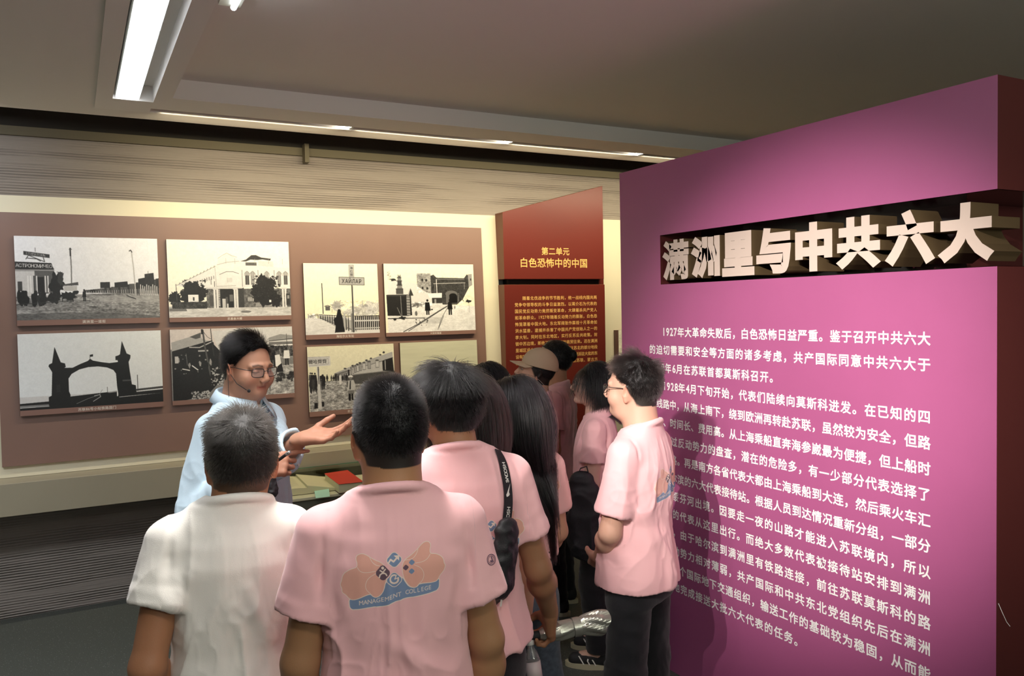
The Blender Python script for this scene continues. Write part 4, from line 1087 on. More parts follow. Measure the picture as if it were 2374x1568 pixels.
# ---------------------------------------------------------------- head (own frame: pivot at the skull base, +Y is the face)
def head_vol(sp, neck_lo, res):
    k = sp.get('hs', 1.0)
    V = Vol((-.125, -.165, -.14), (.125, .165, .225), res)
    jw = sp.get('jaw', 1.0)
    V.ell((0, -.010, .108), (.0745, .094, .093), 0)
    V.ell((0, .022, .075), (.064, .076, .088), .02)
    V.ell((0, .034, .022), (.054 * jw, .055, .046), .025)
    V.ell((0, .080, -.004), (.022 * jw, .018, .018), .02)
    for s in (-1, 1):
        V.ell((s * .040 * jw, .060, .046), (.026, .027, .030), .02)
        V.cone((s * .012, .093, .103), (s * .046, .078, .099), .009, .007, .014)
        V.ell((s * .031, .107, .083), (.017, .016, .012), .010, cut=True)
        V.ell((s * .031, .0795, .083), (.0135, .0135, .0125), .002)
        V.ell((s * .0115, .106, .048), (.0075, .009, .0065), .006)
        V.ell((s * .006, .110, .0415), (.0032, .004, .004), .002, cut=True)
        # ears
        V.ell((s * .079, -.006, .070), (.0075, .019, .032), .008, rot=(0.12, s * 0.22, s * -0.45))
        V.ell((s * .087, -.002, .076), (.006, .010, .018), .004, rot=(0.12, s * 0.22, s * -0.45), cut=True)
        V.ell((s * .077, .002, .042), (.006, .008, .010), .005)
    V.cone((0, .094, .092), (0, .1155, .056), .0075, .0105, .010)
    V.cone((0, .096, .046), (0, .094, .034), .008, .008, .010)
    V.cone((-.019, .084, .0255), (.019, .084, .0255), .006, .006, .004); V.cone((-.010, .0905, .0265), (.010, .0905, .0265), .0055, .0055, .005)
    V.cone((-.015, .086, .0155), (.015, .086, .0155), .0065, .0065, .005)
    V.cone((-.020, .0935, .0205), (.020, .0935, .0205), .0018, .0018, .001, cut=True)
    nl = np.array(neck_lo, float)
    nr = sp.get('neck', .056)
    V.cone(nl, (0, -.012, .045), nr * 1.12, nr * .96, .03)
    V.cone(nl + (0, -.004, -.0), (0, -.030, .03), nr * .9, nr * .8, .03)
    if jw > 1.05: V.ell((0, .03, -.012), (.052, .048, .030), .03)
    return V
ZL_Y = [-.12, -.055, -.035, -.02, .0, .02, .045, .065, .085]
def hair_mask(x, y, z, sp):
    zl = np.interp(y, ZL_Y, sp.get('hairline', [.002, .004, .015, .05, .098, .075, .105, .14, .158]))
    return z - zl - sp.get('fringe', 0) * (y > .05)

# hair as curves
def make_curves(name, P, R, m, parent, taper=0.3):
    """P (n, k, 3) points, R radius"""
    n, k = P.shape[:2]
    h = bpy.data.hair_curves.new(name)
    h.add_curves([k] * n)
    h.attributes['position'].data.foreach_set('vector', P.astype(F32).ravel())
    r = h.attributes.get('radius') or h.attributes.new('radius', 'FLOAT', 'POINT')
    t = np.linspace(0, 1, k)
    rr = (R[:, None] if hasattr(R, '__len__') else R) * (1 - (1 - taper) * t[None, :] ** 2) * np.ones((n, 1))
    r.data.foreach_set('value', rr.astype(F32).ravel())
    o = bpy.data.objects.new(name, h); COL.objects.link(o)
    h.materials.append(m); o.parent = parent
    o['kind'] = 'stuff'
    return o
def hair_mat(name, col, rough=0.32):
    m = bpy.data.materials.new(name); m.use_nodes = True
    N = m.node_tree.nodes; L = m.node_tree.links
    N.remove(N['Principled BSDF'])
    h = N.new('ShaderNodeBsdfHairPrincipled'); h.parametrization = 'COLOR'
    h.inputs['Color'].default_value = col; h.inputs['Roughness'].default_value = rough; h.inputs['Radial Roughness'].default_value = 0.4 if 'ash' not in name and 'brown' not in name else .22
    h.inputs['Random Roughness'].default_value = 0.2; h.inputs['IOR'].default_value = 1.38 if 'black' in name or 'grey' in name else 1.45
    L.new(h.outputs[0], N['Material Output'].inputs[0])
    return m
SK_C = np.array([0, -.010, .108]); SK_R = np.array([.0745, .094, .093])
FC_C = np.array([0, .022, .075]); FC_R = np.array([.064, .076, .088])
def skull_out(P, off):
    """push points out of the skull"""
    for c, r in ((SK_C, SK_R + off), (FC_C, FC_R + off)):
        d = (P - c) / r; l = np.linalg.norm(d, axis=-1, keepdims=True)
        P = np.where(l < 1, c + d / np.maximum(l, 1e-6) * r, P)
    return P
def grow_hair(n, sp, seed):
    """strands in the head frame"""
    g = np.random.default_rng(seed)
    d = g.normal(size=(int(n * 2.6), 3)); d /= np.linalg.norm(d, axis=1, keepdims=True)
    P = SK_C + d * SK_R
    P = skull_out(P, 0.0)
    m = hair_mask(P[:, 0], P[:, 1], P[:, 2], sp)
    keep = m > g.random(len(P)) * 0.012
    if 'thin' in sp:
        c, rad, pr = sp['thin']; dist = np.linalg.norm(P - np.array(c), axis=1)
        keep &= ~((dist < rad * (0.6 + 0.6 * g.random(len(P)))) & (g.random(len(P)) < pr))
    P = P[keep][:n]; m = m[keep][:n]
    n = len(P)
    nrm = (P - SK_C) / SK_R ** 2; nrm /= np.linalg.norm(nrm, axis=1, keepdims=True)
    style = sp['style']
    top = sstep(P[:, 2], .13, .19)
    fade = sstep(m, 0, .05)
    K = sp.get('pts', 6)
    if style == 'buzz':
        L = (sp['len'] * (.45 + .55 * top) * (.35 + .65 * fade)) * (.8 + .4 * g.random(n)); lift, flow, grav = .8, .55, .15
    elif style == 'short':
        L = (sp['len'] * (.30 + .70 * top) * (.35 + .65 * fade)) * (.7 + .6 * g.random(n)); lift, flow, grav = sp.get('lift', .35), 1.0, .45
    elif style == 'long':
        L = sp['len'] * (.82 + .25 * g.random(n)); lift, flow, grav = .12, .8, .5
    wh = np.array(sp.get('whorl', (0, -.055, .19)))
    fl = P - wh; fl += np.array(sp.get('comb', (0, 0, 0)))
    fl -= nrm * (fl * nrm).sum(1, keepdims=True); fl /= np.linalg.norm(fl, axis=1, keepdims=True) + 1e-6
    sw = sp.get('swirl', .5) * np.exp(-np.linalg.norm(P - wh, axis=1, keepdims=True) / .05)
    fl += np.cross(nrm, fl) * sw
    cl = vnoise(P * sp.get('clump', 60), 3)[:, None] * sp.get('messy', .3); c2 = vnoise(P * sp.get('clump', 60) + 9, 4)[:, None] * sp.get('messy', .3)
    side = np.cross(nrm, fl)
    dirn = nrm * (lift + c2 * .6) + fl * flow + side * cl + g.normal(size=(n, 3)) * sp.get('frizz', .08)
    dirn[:, 2] -= grav * (1 - top)
    dirn /= np.linalg.norm(dirn, axis=1, keepdims=True)
    pts = [P - nrm * .002]
    q = P.copy(); seg = (L / (K - 1))[:, None]
    off = sp.get('thick', .006)
    offs = off * (.3 + .9 * g.random((n, 1)))
    gv = sp.get('gravity', .12)
    for i in range(K - 1):
        q = q + dirn * seg
        q = skull_out(q, offs * min(1, (i + 1) / 2.0))
        if style == 'long' and 'pull' in sp:
            cx_, k_ = sp['pull']; below = np.clip((.06 - q[:, 2:3]) * 6, 0, 1); q[:, 0:1] += (cx_ - q[:, 0:1]) * k_ * below
        if style == 'long' and 'collide' in sp: q = sp['collide'](q, offs)
        pts.append(q.copy())
        dirn = (q - pts[-2]); dirn /= np.linalg.norm(dirn, axis=1, keepdims=True) + 1e-9
        dirn[:, 2] -= gv
        if style == 'long':
            dirn += g.normal(size=(n, 3)) * .02
        dirn /= np.linalg.norm(dirn, axis=1, keepdims=True) + 1e-9
    return np.stack(pts, 1)

# ---------------------------------------------------------------- hands
def unit(v): v = np.array(v, float); return v / (np.linalg.norm(v) + 1e-12)
def hand(V, wrist, d, n, side, curl=(.35, .4, .45, .5), thumb=(.3, .3), sc=1.0, spread=.10, k=.006):
    """d: along the palm, n: the way the palm faces, side: +1 puts the thumb on cross(n, d)"""
    d = unit(d); n = unit(np.array(n) - d * np.dot(n, d)); a = np.cross(d, n) * side    # towards the thumb
    W_ = np.array(wrist, float); tips = []
    V.cone(W_ - d * .02, W_ + d * .02, .026 * sc, .027 * sc, .015, flat=(n, .72))
    rows = [(.030, .090, .044, .027, .022, .0088), (.010, .094, .048, .031, .023, .0090), (-.011, .090, .045, .029, .022, .0086), (-.031, .082, .036, .022, .020, .0078)]
    for i, (off, l, p1, p2, p3, r) in enumerate(rows):
        base = W_ + d * .012 + a * off * .55 * sc; kn = W_ + (d * l + a * off) * sc
        V.cone(base, kn, .0135 * sc, .0115 * sc, .014)
        V.cone(base + n * .006, kn - d * .02 + n * .007, .012 * sc, .011 * sc, .014)
        d0 = unit(d + a * spread * (1.5 - i)); n0 = unit(n - d0 * np.dot(n, d0)); c = curl[i]; p = kn; th = 0
        for j, (ln, rr) in enumerate(((p1, r), (p2, r * .93), (p3, r * .84))):
            th += c * (.75, 1.1, .8)[j]
            dd = d0 * math.cos(th) + n0 * math.sin(th)
            q = p + dd * ln * sc
            V.cone(p, q, rr * sc, rr * .93 * sc, k if j else .009)
            p = q
        tips.append(p)
    b = W_ + (d * .022 + a * .020) * sc
    t1 = unit(d * .62 + a * (.75 - .4 * thumb[0]) + n * thumb[0])
    p = b + t1 * .046 * sc; V.cone(b, p, .0150 * sc, .0120 * sc, .014)
    t2 = unit(t1 + (d * .35 + n * thumb[1] - a * thumb[1] * .5)); q = p + t2 * .034 * sc; V.cone(p, q, .0112 * sc, .0100 * sc, .005)
    t3 = unit(t2 + (d * .2 + n * thumb[1] * .6 - a * thumb[1] * .4)); V.cone(q, q + t3 * .026 * sc, .0100 * sc, .0082 * sc, .004)
    V.ell(b + (d * .02 + n * .008) * sc, (.019 * sc,) * 3, .012)
    return tips

SKIN_M = {}
def skin_mat(name, rough=.5):
    return mat(name, (.5, .3, .2, 1), rough, bump=.12, bscale=350, sss=.12, spec=.35, attr='Col')
# ---------------------------------------------------------------- one person
PROF = [(1.405, 0, -.012, .080, .060), (1.37, 0, -.014, .118, .080), (1.33, 0, -.012, .150, .100), (1.27, 0, -.010, .168, .112), (1.18, 0, 0, .168, .118), (1.06, 0, .006, .164, .117), (.96, 0, .004, .176, .126), (.86, 0, 0, .190, .140), (.80, 0, 0, .194, .144)]
COLS = dict(pink=(240, 186, 188), white=(238, 234, 226), blue=(196, 218, 232))
def fabric(col):
    if 'fab' + col not in MATS: MATS['fab' + col] = None; del MATS['fab' + col]
    return mat('fab' + col, lin(COLS[col]), .85, bump=.25, bscale=700, spec=.2, sheen=.25)
def axis_pt(p0, p1, t): return np.array(p0) * (1 - t) + np.array(p1) * t
def cloth_noise(P, amp, seed, zlo=.8, zhi=1.35, kx=7., kz=2.6):
    sg = np.tanh(P[:, 0:1] * 9)
    Q = np.stack([P[:, 0] * kx + P[:, 2] * kz * sg[:, 0] * .9, P[:, 1] * kx, P[:, 2] * kz], 1) + seed * 3.1
    w_ = np.stack([vnoise(P * 4 + seed, 5), vnoise(P * 4 + 7 + seed, 6), vnoise(P * 4 + 3, 7)], 1) * .6
    r = (1 - np.abs(vnoise(Q + w_, seed % 9))) ** 3
    Q2 = np.stack([P[:, 0] * 14 - P[:, 2] * 9 * sg[:, 0], P[:, 1] * 14, P[:, 2] * 12], 1) + seed
    r2 = (1 - np.abs(vnoise(Q2 + w_ * 2, (seed + 3) % 9))) ** 4
    m = .25 + .75 * (1 - sstep(P[:, 2], zlo + .1, zhi))
    return amp * ((r - .35) * m + .22 * (r2 - .25) * m)
def folds(P, lst):
    d = np.zeros(len(P))
    for p0, p1, amp, wd in lst:
        p0 = np.array(p0, float); p1 = np.array(p1, float); e = p1 - p0
        t = ((P - p0) @ e) / (e @ e); tc = np.clip(t, 0, 1)
        dist = np.linalg.norm(P - (p0 + tc[:, None] * e), axis=1)
        d += amp * np.exp(-(dist / wd) ** 2) * (.35 + .65 * np.sin(math.pi * np.clip(tc, .03, .97)))
    return d

def person(sp):
    H = sp['H']; s = H / 1.70; w_ = sp.get('w', 1.0) * s; hs = sp.get('hs', 1.0)
    az = math.radians(sp['az']); R = rot_z(-az); pos = np.array([sp['pos'][0], sp['pos'][1], 0.0])
    tilt = sp.get('tilt', 0.0)            # forward lean of the torso, m per m above the hips
    root = empty('person', tuple(pos), -az, sp['label'], 'person', sp.get('group'))
    def loc(p): return R.T @ (np.array(p, float) - pos)      # world -> person frame
    def lean(P):
        P = np.array(P, float); h = np.clip(P[..., 2] - .9 * s, 0, None)
        P[..., 1] += tilt * h; P[..., 0] += sp.get('tiltx', 0) * h; return P
    up = lambda p: lean(np.array(p, float) * np.array([w_, s, s]))
    hd = sp.get('hair_t', .012); s = H / 1.70
    pz = H - hd - .201 * hs - sp.get('neckd', 0)
    hy = sp.get('head_fwd', .012)
    piv = lean(np.array([0, hy, pz])); piv[0] += sp.get('head_x', 0)
    ha = math.radians(sp.get('head_az', sp['az']) - sp['az'])
    Rh = np.array((Matrix.Rotation(-ha, 3, 'Z') @ Matrix.Rotation(math.radians(sp.get('pitch', 0)), 3, 'X') @ Matrix.Rotation(math.radians(sp.get('roll', 0)), 3, 'Y')))
    def h2b(P): return (np.array(P) * hs) @ Rh.T + piv
    def b2h(P): return ((np.array(P) - piv) @ Rh) / hs
    Zs = lambda z: z * s
    # ------------- arms
    arms = {}
    for side, nm in ((-1, 'L'), (1, 'R')):
        S = up((side * .152, -.012, 1.326)); a = sp.get('arm' + nm, {})
        if 'E' in a: E = loc(a['E'])
        else: E = S + np.array(a.get('e', (side * .055, -.015, -.285))) * s
        E = S + unit(E - S) * .29 * s
        if 'W' in a: W_ = loc(a['W'])
        else: W_ = E + np.array(a.get('w', (side * .012, .07, -.235))) * s
        W_ = E + unit(W_ - E) * min(np.linalg.norm(W_ - E), .262 * s) if not a.get('free') else W_
        arms[side] = (S, E, W_, a)
    skin = np.array(lin(sp.get('skin', (190, 138, 108)))[:3])
    parts = []
    def pal(v, c): return np.tile(c, (len(v), 1))
    # torso and legs under the clothes (one coarse field)
    V = Vol((-.3, -.25, .02), (.3, .3, 1.5 * s), .014)
    V.loft([(Zs(z), cx, cy + tilt * max(z - .9, 0), a_ * w_ - (.016 if z > 1.1 else .048), b_ * s - (.018 if z > 1.1 else .045)) for z, cx, cy, a_, b_ in PROF], n=2.2)
    lsp = sp.get('legs', .10)
    for side in (-1, 1):
        hip = np.array([side * .088 * w_, 0, .86 * s]); kn = np.array([side * lsp, .01, .47 * s]); an = np.array([side * (lsp + .01), -.02, .08 * s])
        V.cone(hip, kn, .080, .052, .03); V.cone(kn, an, .050, .034, .02); V.cone(an, an + (0, .12, -.03), .034, .028, .02)
        V.cone(up((0, -.012, 1.37)), up((side * .14, -.012, 1.33)), .045, .04, .03)
    V.cone(up((0, -.002, 1.33)), piv + (0, -.012, -.02), .050, .05, .03)
    v, q = V.mesh(); parts.append((v, q, pal(v, skin)))
    ares = sp.get('ares', .0045)
    tips = {}
    for side in (-1, 1):
        S, E, W_, a = arms[side]
        hd_ = unit(a['hd'] if 'hd' in a else (W_ - E)); hd_ = unit(R.T @ hd_) if a.get('world') else hd_
        hn = np.array(a.get('hn', (-side, 0.3, 0)), float); hn = R.T @ hn if a.get('world') else hn
        pts = np.array([S, E, W_, W_ + hd_ * .21])
        V = Vol(pts.min(0) - .075, pts.max(0) + .075, ares)
        ar = sp.get('arm', 1.0)
        V.cone(S, E, .047 * ar, .039 * ar, .02)
        V.cone(E, axis_pt(E, W_, .3), .0385 * ar, .0395 * ar, .02); V.cone(axis_pt(E, W_, .3), W_, .0392 * ar, .0262 * ar, .03)
        tips[side] = hand(V, W_, hd_, hn, a.get('hs', side), a.get('curl', (.4, .45, .5, .55)), a.get('thumb', (.35, .3)), sp.get('hsc', 1.0) * s, a.get('spread', .06))
        v, q = V.mesh()
        c = pal(v, skin); hnd = sstep(np.linalg.norm(v - (W_ + hd_ * .1), axis=1), .16, .05)[:, None]
        c = c * (1 - hnd * np.array([.02, .10, .10])); el = np.exp(-(np.linalg.norm(v - E, axis=1) / .035) ** 2)[:, None]
        c = c * (1 - .22 * el); parts.append((v, q, c))
    # head
    V = head_vol(sp, b2h(lean([0, -.018 * s, pz - .095])), sp.get('hres', .0032))
    v, q = V.mesh()
    # cut the neck tube end below the collar
    c = pal(v, skin)
    x, y, z = v.T
    ear = sstep(np.abs(x), .072, .082)[:, None] * ((z > .03) & (z < .11))[:, None]
    c = c * (1 - ear * np.array([-.05, .14, .16]))
    lips = (np.exp(-((z - .0208) / .0085) ** 2) * (np.abs(x) < .022) * (y > .082))[:, None]
    c = c * (1 - lips * .9) + lips * .9 * skin * np.array([.78, .48, .50])
    chk = np.exp(-(((np.abs(x) - .042) / .02) ** 2 + ((z - .05) / .02) ** 2))[:, None] * (y > .03)[:, None]
    c = c * (1 - chk * np.array([0, .08, .08]))
    br = (np.exp(-((z - (.107 - .25 * np.abs(np.abs(x) - .028))) / .0042) ** 2) * (np.abs(x) > .013) * (np.abs(x) < .048) * (y > .06))[:, None]
    c = c * (1 - br * sp.get('brow', .75))
    ex = np.abs(x) - .031; eyes = (np.abs(z - .083) < .016) & (np.abs(ex) < .017) & (y > .07)
    op = sp.get('eyes', .4)
    lash = np.exp(-((z - (.0795 - op * .002 + ex * ex * 8)) / .0016) ** 2) * (np.abs(ex) < .014) * eyes
    c = c * (1 - .85 * lash[:, None])
    if op > .3:
        o_ = (np.abs(z - .0835) < .0050 * op * 1.6 * np.sqrt(np.clip(1 - (ex / .0125) ** 2, 0, 1))) & eyes
        c[o_] = (.62, .58, .54); c[o_ & (np.abs(ex) < .0052)] = (.02, .012, .01)
    hm = hair_mask(x, y, z, sp)
    sc = (sstep(hm, -.004, .012) * (np.linalg.norm((v - SK_C) / (SK_R + .012), axis=1) < 1.12))[:, None]
    hc = np.array(lin(sp.get('scalp', (42, 36, 32)))[:3]); c = c * (1 - sc) + hc * sc
    v = h2b(v); parts.append((v, q, c))
    v, q, c = join(parts)
    body = np_mesh('body', v, q, c)
    link_local('body', body, skin_mat('skin'), root)
    # ------------- shirt
    tag_ = sp.get('shirt', 'pink'); hem = sp.get('hem', .80)
    res = sp.get('res', .0065)
    V = Vol((-.36 * w_, -.24, (hem - .03) * s), (.36 * w_, .30, 1.52 * s), res)
    pr = [(Zs(max(z, hem)), tilt * 0 + sp.get('tiltx', 0) * max(z - .9, 0) * s, cy * s + tilt * max(z - .9, 0) * s, a_ * w_ * sp.get('belly', {}).get(z, 1), b_ * s * sp.get('deep', 1.0)) for z, cx, cy, a_, b_ in PROF if z >= hem - .06]
    V.loft(pr, n=2.35)
    V.ell(up((0, -.045, 1.375)), (.085 * w_, .040, .055), .04); V.ell(up((0, -.048, 1.405)), (.075 * w_, .030, .036), .03)
    trap = sp.get('trap', 1.0)
    VS = Vol(V.lo, V.lo + (V.n - 1) * V.h, res); VS.n = V.n; VS.f = np.full(tuple(V.n), .06, F32); VS.ax = V.ax
    for side in (-1, 1):
        V.cone(up((side * .02, -.018, 1.395)), up((side * .145, -.014, 1.330)), .052 * s * trap, .050 * s, .04)
        S, E, W_, a = arms[side]
        sl = sp.get('sleeve', .60); e_ = axis_pt(S, E, sl); d_ = unit(E - S)
        sr = sp.get('sr', .072) * s
        V1 = Vol(V.lo, V.lo + (V.n - 1) * V.h, res); V1.n = V.n; V1.f = np.full(tuple(V.n), .06, F32); V1.ax = V.ax
        if sp.get('long'):
            V1.cone(S, E, sr * .85, sr * .78, .035); f_ = axis_pt(E, W_, a.get('long', sp['long'])); d_ = unit(W_ - E)
            V1.cone(E, f_ + d_ * .02, sr * .76, sr * .74, .02); V1.cone(f_ - d_ * .045, f_ + d_ * .02, sr * .80, sr * .80, .004)
        else:
            f_ = e_; V1.cone(S, e_ + d_ * .05, sr * .80, sr * 1.0, .022)
            V1.cone(e_ - d_ * .022, e_ + d_ * .02, sr * .945, sr * .965, .002)
        def pl(X, Y, Z, o=f_, d=d_): return -((X - F32(o[0])) * F32(d[0]) + (Y - F32(o[1])) * F32(d[1]) + (Z - F32(o[2])) * F32(d[2]))
        p1_ = f_ + d_ * .07
        def pc(X, Y, Z, o=f_, e=p1_, pl=pl, R_=sr * 1.2):
            dx = e - o; dd_ = float(dx @ dx); x, y, z = X - F32(o[0]), Y - F32(o[1]), Z - F32(o[2])
            t = np.clip((x * F32(dx[0]) + y * F32(dx[1]) + z * F32(dx[2])) / F32(dd_), 0, 1)
            return np.maximum(pl(X, Y, Z), np.sqrt((x - t * F32(dx[0])) ** 2 + (y - t * F32(dx[1])) ** 2 + (z - t * F32(dx[2])) ** 2) - F32(R_))
        V1.cut(pc, f_ - .18, f_ + .18, .003)
        V1.cone(f_ - d_ * .035, f_ + d_ * .02, sr * .74 if not sp.get('long') else sr * .68, sr * .84 if not sp.get('long') else sr * .68, .004, cut=True)
        VS.f = np.minimum(VS.f, V1.f)
    hh = np.maximum(.022 - np.abs(V.f - VS.f), 0) / .022; V.f = np.minimum(V.f, VS.f) - hh * hh * .022 * .25
    # neckline
    nr = sp.get('neck', .056) * 1.22 * hs
    ring = []
    nb = up((0, -.014, 1.437)); nb[0] += sp.get('head_x', 0) * .4
    for t in np.linspace(0, 2 * math.pi, 36, endpoint=False):
        ring.append(nb + np.array([nr * 1.08 * math.cos(t), nr * math.sin(t) * 1.02, -.030 * (math.sin(t) + 1) * s + .004]))
    for i in range(36): V.cone(ring[i], ring[(i + 1) % 36], .009, .009, .010)
    V.ell(nb + (0, .004, .014), (nr * 1.0, nr * .95, .028), .004, cut=True); V.cone(nb + (0, .02, -.01), nb + (0, 0, .06), nr * .92, nr * .95, .004, cut=True)
    V.loft([(hem * s - .02, 0, 0, .165 * w_, .112 * s), (hem * s + .03, 0, 0, .165 * w_, .112 * s)], .004, cut=True)
    v, q = V.mesh(); n = vnormals(v, q)
    amp = sp.get('fold', .016)
    nearneck = sstep(np.linalg.norm((v - nb) * (1, 1, 1.6), axis=1), .09, .16)
    arm_z = np.maximum(sstep(np.abs(v[:, 0]), .15 * w_, .21 * w_), 0)
    dd = cloth_noise(v, amp * s, sp.get('seed', 1)) * nearneck + cloth_noise(v * (1.5, 1.5, 1.2), amp * .7, sp.get('seed', 1) + 2, 0, 3) * arm_z * .8
    arm_ = []
    for sd in (-1, 1):
        for yy in (-.085, .07):
            arm_ += [((sd * .146 * w_, yy * .5, 1.385), (sd * .160 * w_, yy, 1.31), -.007, .008), ((sd * .160 * w_, yy, 1.31), (sd * .166 * w_, yy * .9, 1.20), -.010, .009), ((sd * .150 * w_, yy * 1.2, 1.27), (sd * .10 * w_, yy * 1.3, 1.14), .006, .014), ((sd * .158 * w_, yy * 1.1, 1.22), (sd * .13 * w_, yy * 1.3, 1.0), .007, .016)]
    dd += folds(v / s, arm_) + 1.35 * folds(v / s, sp.get('folds', [])) + .003 * nearneck
    v = v + n * dd[:, None]
    if sp.get('print'):
        px_, pz_ = sp['print']
        uu = (v[:, 0] - px_) / .292 + .5; vv = (v[:, 2] - pz_) / .175 + .5
        bad = (n[:, 1] > .25) | (np.abs(v[:, 0]) > .18 * w_); uu[bad] = -4; vv[bad] = -4
        me = np_mesh('t_shirt', v, q, uv=np.stack([uu, vv], 1)); sm = MPRINT
    else:
        me = np_mesh('t_shirt', v, q); sm = fabric(tag_)
    link_local('t_shirt' if not sp.get('long') else 'shirt', me, sm, root)
    sp['sv'] = v; sp['sq'] = q; sp['nb'] = nb; sp['nr'] = nr
    # ------------- trousers
    tr = sp.get('trousers'); WST = sp.get('waist', .98)
    if tr:
        V = Vol((-.28, -.24, .02), (.28, .26, (WST) * s + .02), .009)
        V.loft([(WST * s, 0, 0, .140 * w_, .098 * s), (.90 * s, 0, -.002, .156 * w_, .108 * s), (.83 * s, 0, -.006, .164 * w_, .114 * s), (.76 * s, 0, -.004, .160 * w_, .108 * s)], n=2.3)
        lg = tr.get('wide', 1.0)
        for side in (-1, 1):
            hip = np.array([side * .090 * w_, 0, .80 * s]); kn = np.array([side * lsp, .012, .47 * s]); an = np.array([side * (lsp + .01), -.015, .09 * s])
            V.cone(hip, kn, .088 * w_, .072 * lg, .04); V.cone(kn, an, .072 * lg, .062 * lg, .03)
            V.cut(lambda X, Y, Z: (Z - F32(tr.get('hem', .09) * s)) + 0 * X + 0 * Y, (-.3, -.3, -.1), (.3, .3, tr.get('hem', .09) * s), .004)
        v, q = V.mesh(); n = vnormals(v, q)
        v = v + n * (cloth_noise(v + 3, .016 * tr.get('fold', 1), 4, -1, 3, 6, 9) + .35 * cloth_noise(v * 1.8, .012, 5, -1, 3, 6, 12))[:, None] * (.25 + .75 * (1 - sstep(v[:, 2], .6 * s, .8 * s)))[:, None]
        sp['tv'] = v; sp['tq'] = q
        link_local(tr.get('name', 'trousers'), np_mesh('trousers', v, q), mat(tr['mat'], lin(tr['col']), .8, bump=.5, bscale=tr.get('bs', 500), var=tr.get('var', .08), vscale=tr.get('vs', 18), spec=.25, sheen=.2), root)
    # shoes
    for side in (-1, 1):
        an = np.array([side * (lsp + .01), -.02, 0.0])
        V = Vol(an + (-.07, -.10, -.01), an + (.07, .22, .13), .005)
        V.cone(an + (0, -.02, .055), an + (0, .13, .035), .040, .036, .03, flat=((1, 0, 0), .95)); V.cone(an + (0, -.02, .05), an + (0, -.02, .10), .038, .036, .02)
        V.cut(lambda X, Y, Z: (Z - F32(.022)) + 0 * X + 0 * Y, an + (-.1, -.2, -.05), an + (.1, .3, .022), .003)
        v, q = V.mesh(); o = link_local('shoe', np_mesh('shoe', v, q), mat('black shoe knit', lin((36, 36, 38)), .7), root)
        ol = [(an[0] + .046 * math.cos(t) * (1 if math.sin(t) > 0 else .9), an[1] + .055 + .128 * math.sin(t)) for t in np.linspace(0, 2 * math.pi, 24, endpoint=False)]
        vv = [(x_, y_, z_) for z_ in (0.001, .026) for x_, y_ in ol]
        ff = [tuple(range(23, -1, -1)), tuple(range(24, 48))] + [(i, (i + 1) % 24, 24 + (i + 1) % 24, 24 + i) for i in range(24)]
        link_local('sole', mesh('sole', vv, ff), mat('pale rubber sole', lin((196, 190, 160)), .6), o)
        if sp.get('stripes') :
            for k_ in range(3):
                y0 = .02 + k_ * .030
                for sd in (-1, 1):
                    mb = MB(); mb.ribbon([an + (sd * .045, y0, .028), an + (sd * .040, y0 + .012, .045), an + (sd * .027, y0 + .028 - .02 * (k_ == 1), .064)], [(0, 1, 0)] * 3, .007, .002)
                    link_local('stripe', mb.mesh('stripe'), mat('white shoe stripe', lin((226, 224, 216)), .5), o)
    # ------------- hair
    if sp.get('hair', True):
        th = sp.get('thick', .006)
        V = Vol((-.13, -.17, -.06), (.13, .15, .25), .0038)
        def fn(X, Y, Z):
            ds = []
            for c_, r_ in ((SK_C, SK_R), (FC_C, FC_R)):
                x, y, z = (X - F32(c_[0])) / F32(r_[0]), (Y - F32(c_[1])) / F32(r_[1]), (Z - F32(c_[2])) / F32(r_[2])
                k0 = np.sqrt(x * x + y * y + z * z); k1 = np.sqrt((x / r_[0]) ** 2 + (y / r_[1]) ** 2 + (z / r_[2]) ** 2) + 1e-6
                ds.append(k0 * (k0 - 1) / k1)
            m = Z - np.interp(Y, ZL_Y, sp.get('hairline', [.002, .004, .015, .05, .098, .075, .105, .14, .158])).astype(F32) + 0 * X
            top = np.clip((Z - .1) / .09, 0, 1)
            return (np.minimum(ds[0], ds[1]) - F32(th * .75) * sstep(m, -.004, .035) * (.7 + .5 * top * sp.get('topk', 1)) + .004 * (1 - sstep(m, -.012, .003))).astype(F32)
        V.add(fn, (-.1, -.13, -.02), (.1, .12, .23), 0)
        if sp.get('bun'):
            V.ell(sp['bun'], (.034, .030, .036), .01)
        v, q = V.mesh()
        mk = hair_mask(v[:, 0], v[:, 1], v[:, 2], sp) > -.006
        if sp.get('bun'): mk |= np.linalg.norm(v - np.array(sp['bun']), axis=1) < .05
        n = vnormals(v, q); v = v + n * (vnoise(v * 70, 2) * .0022 * sp.get('lump', 1))[:, None]
        qk = q[mk[q].all(1)]
        V2 = [(h2b(v), qk, np.zeros((len(v), 3)))]
        if sp['style'] == 'long' and sp.get('mass'):
            V = Vol((-.22, -.25, H - .9), (.22, .15, H), .007)
            for p0, p1, r0, r1, fl in sp['mass']:
                V.cone(p0, p1, r0, r1, .03, flat=((0, 1, 0), fl))
            v, q = V.mesh(); n = vnormals(v, q)
            v = v + n * (vnoise(v * (55, 55, 4), 3) * .006)[:, None]
            V2.append((v, q, np.zeros((len(v), 3))))
        v, q, c = join(V2)
        used = np.unique(q); rm = np.full(len(v), -1); rm[used] = np.arange(len(used)); v = v[used]; q = rm[q]
        hm_ = mat('hair base ' + sp.get('hc', 'black'), lin(HAIRC[sp.get('hc', 'black')][0]), .55, bump=.8, bscale=260, spec=.35, stretch=(1, 1, .12))
        ho = link_local('hair', np_mesh('hair', v, q), hm_, root)
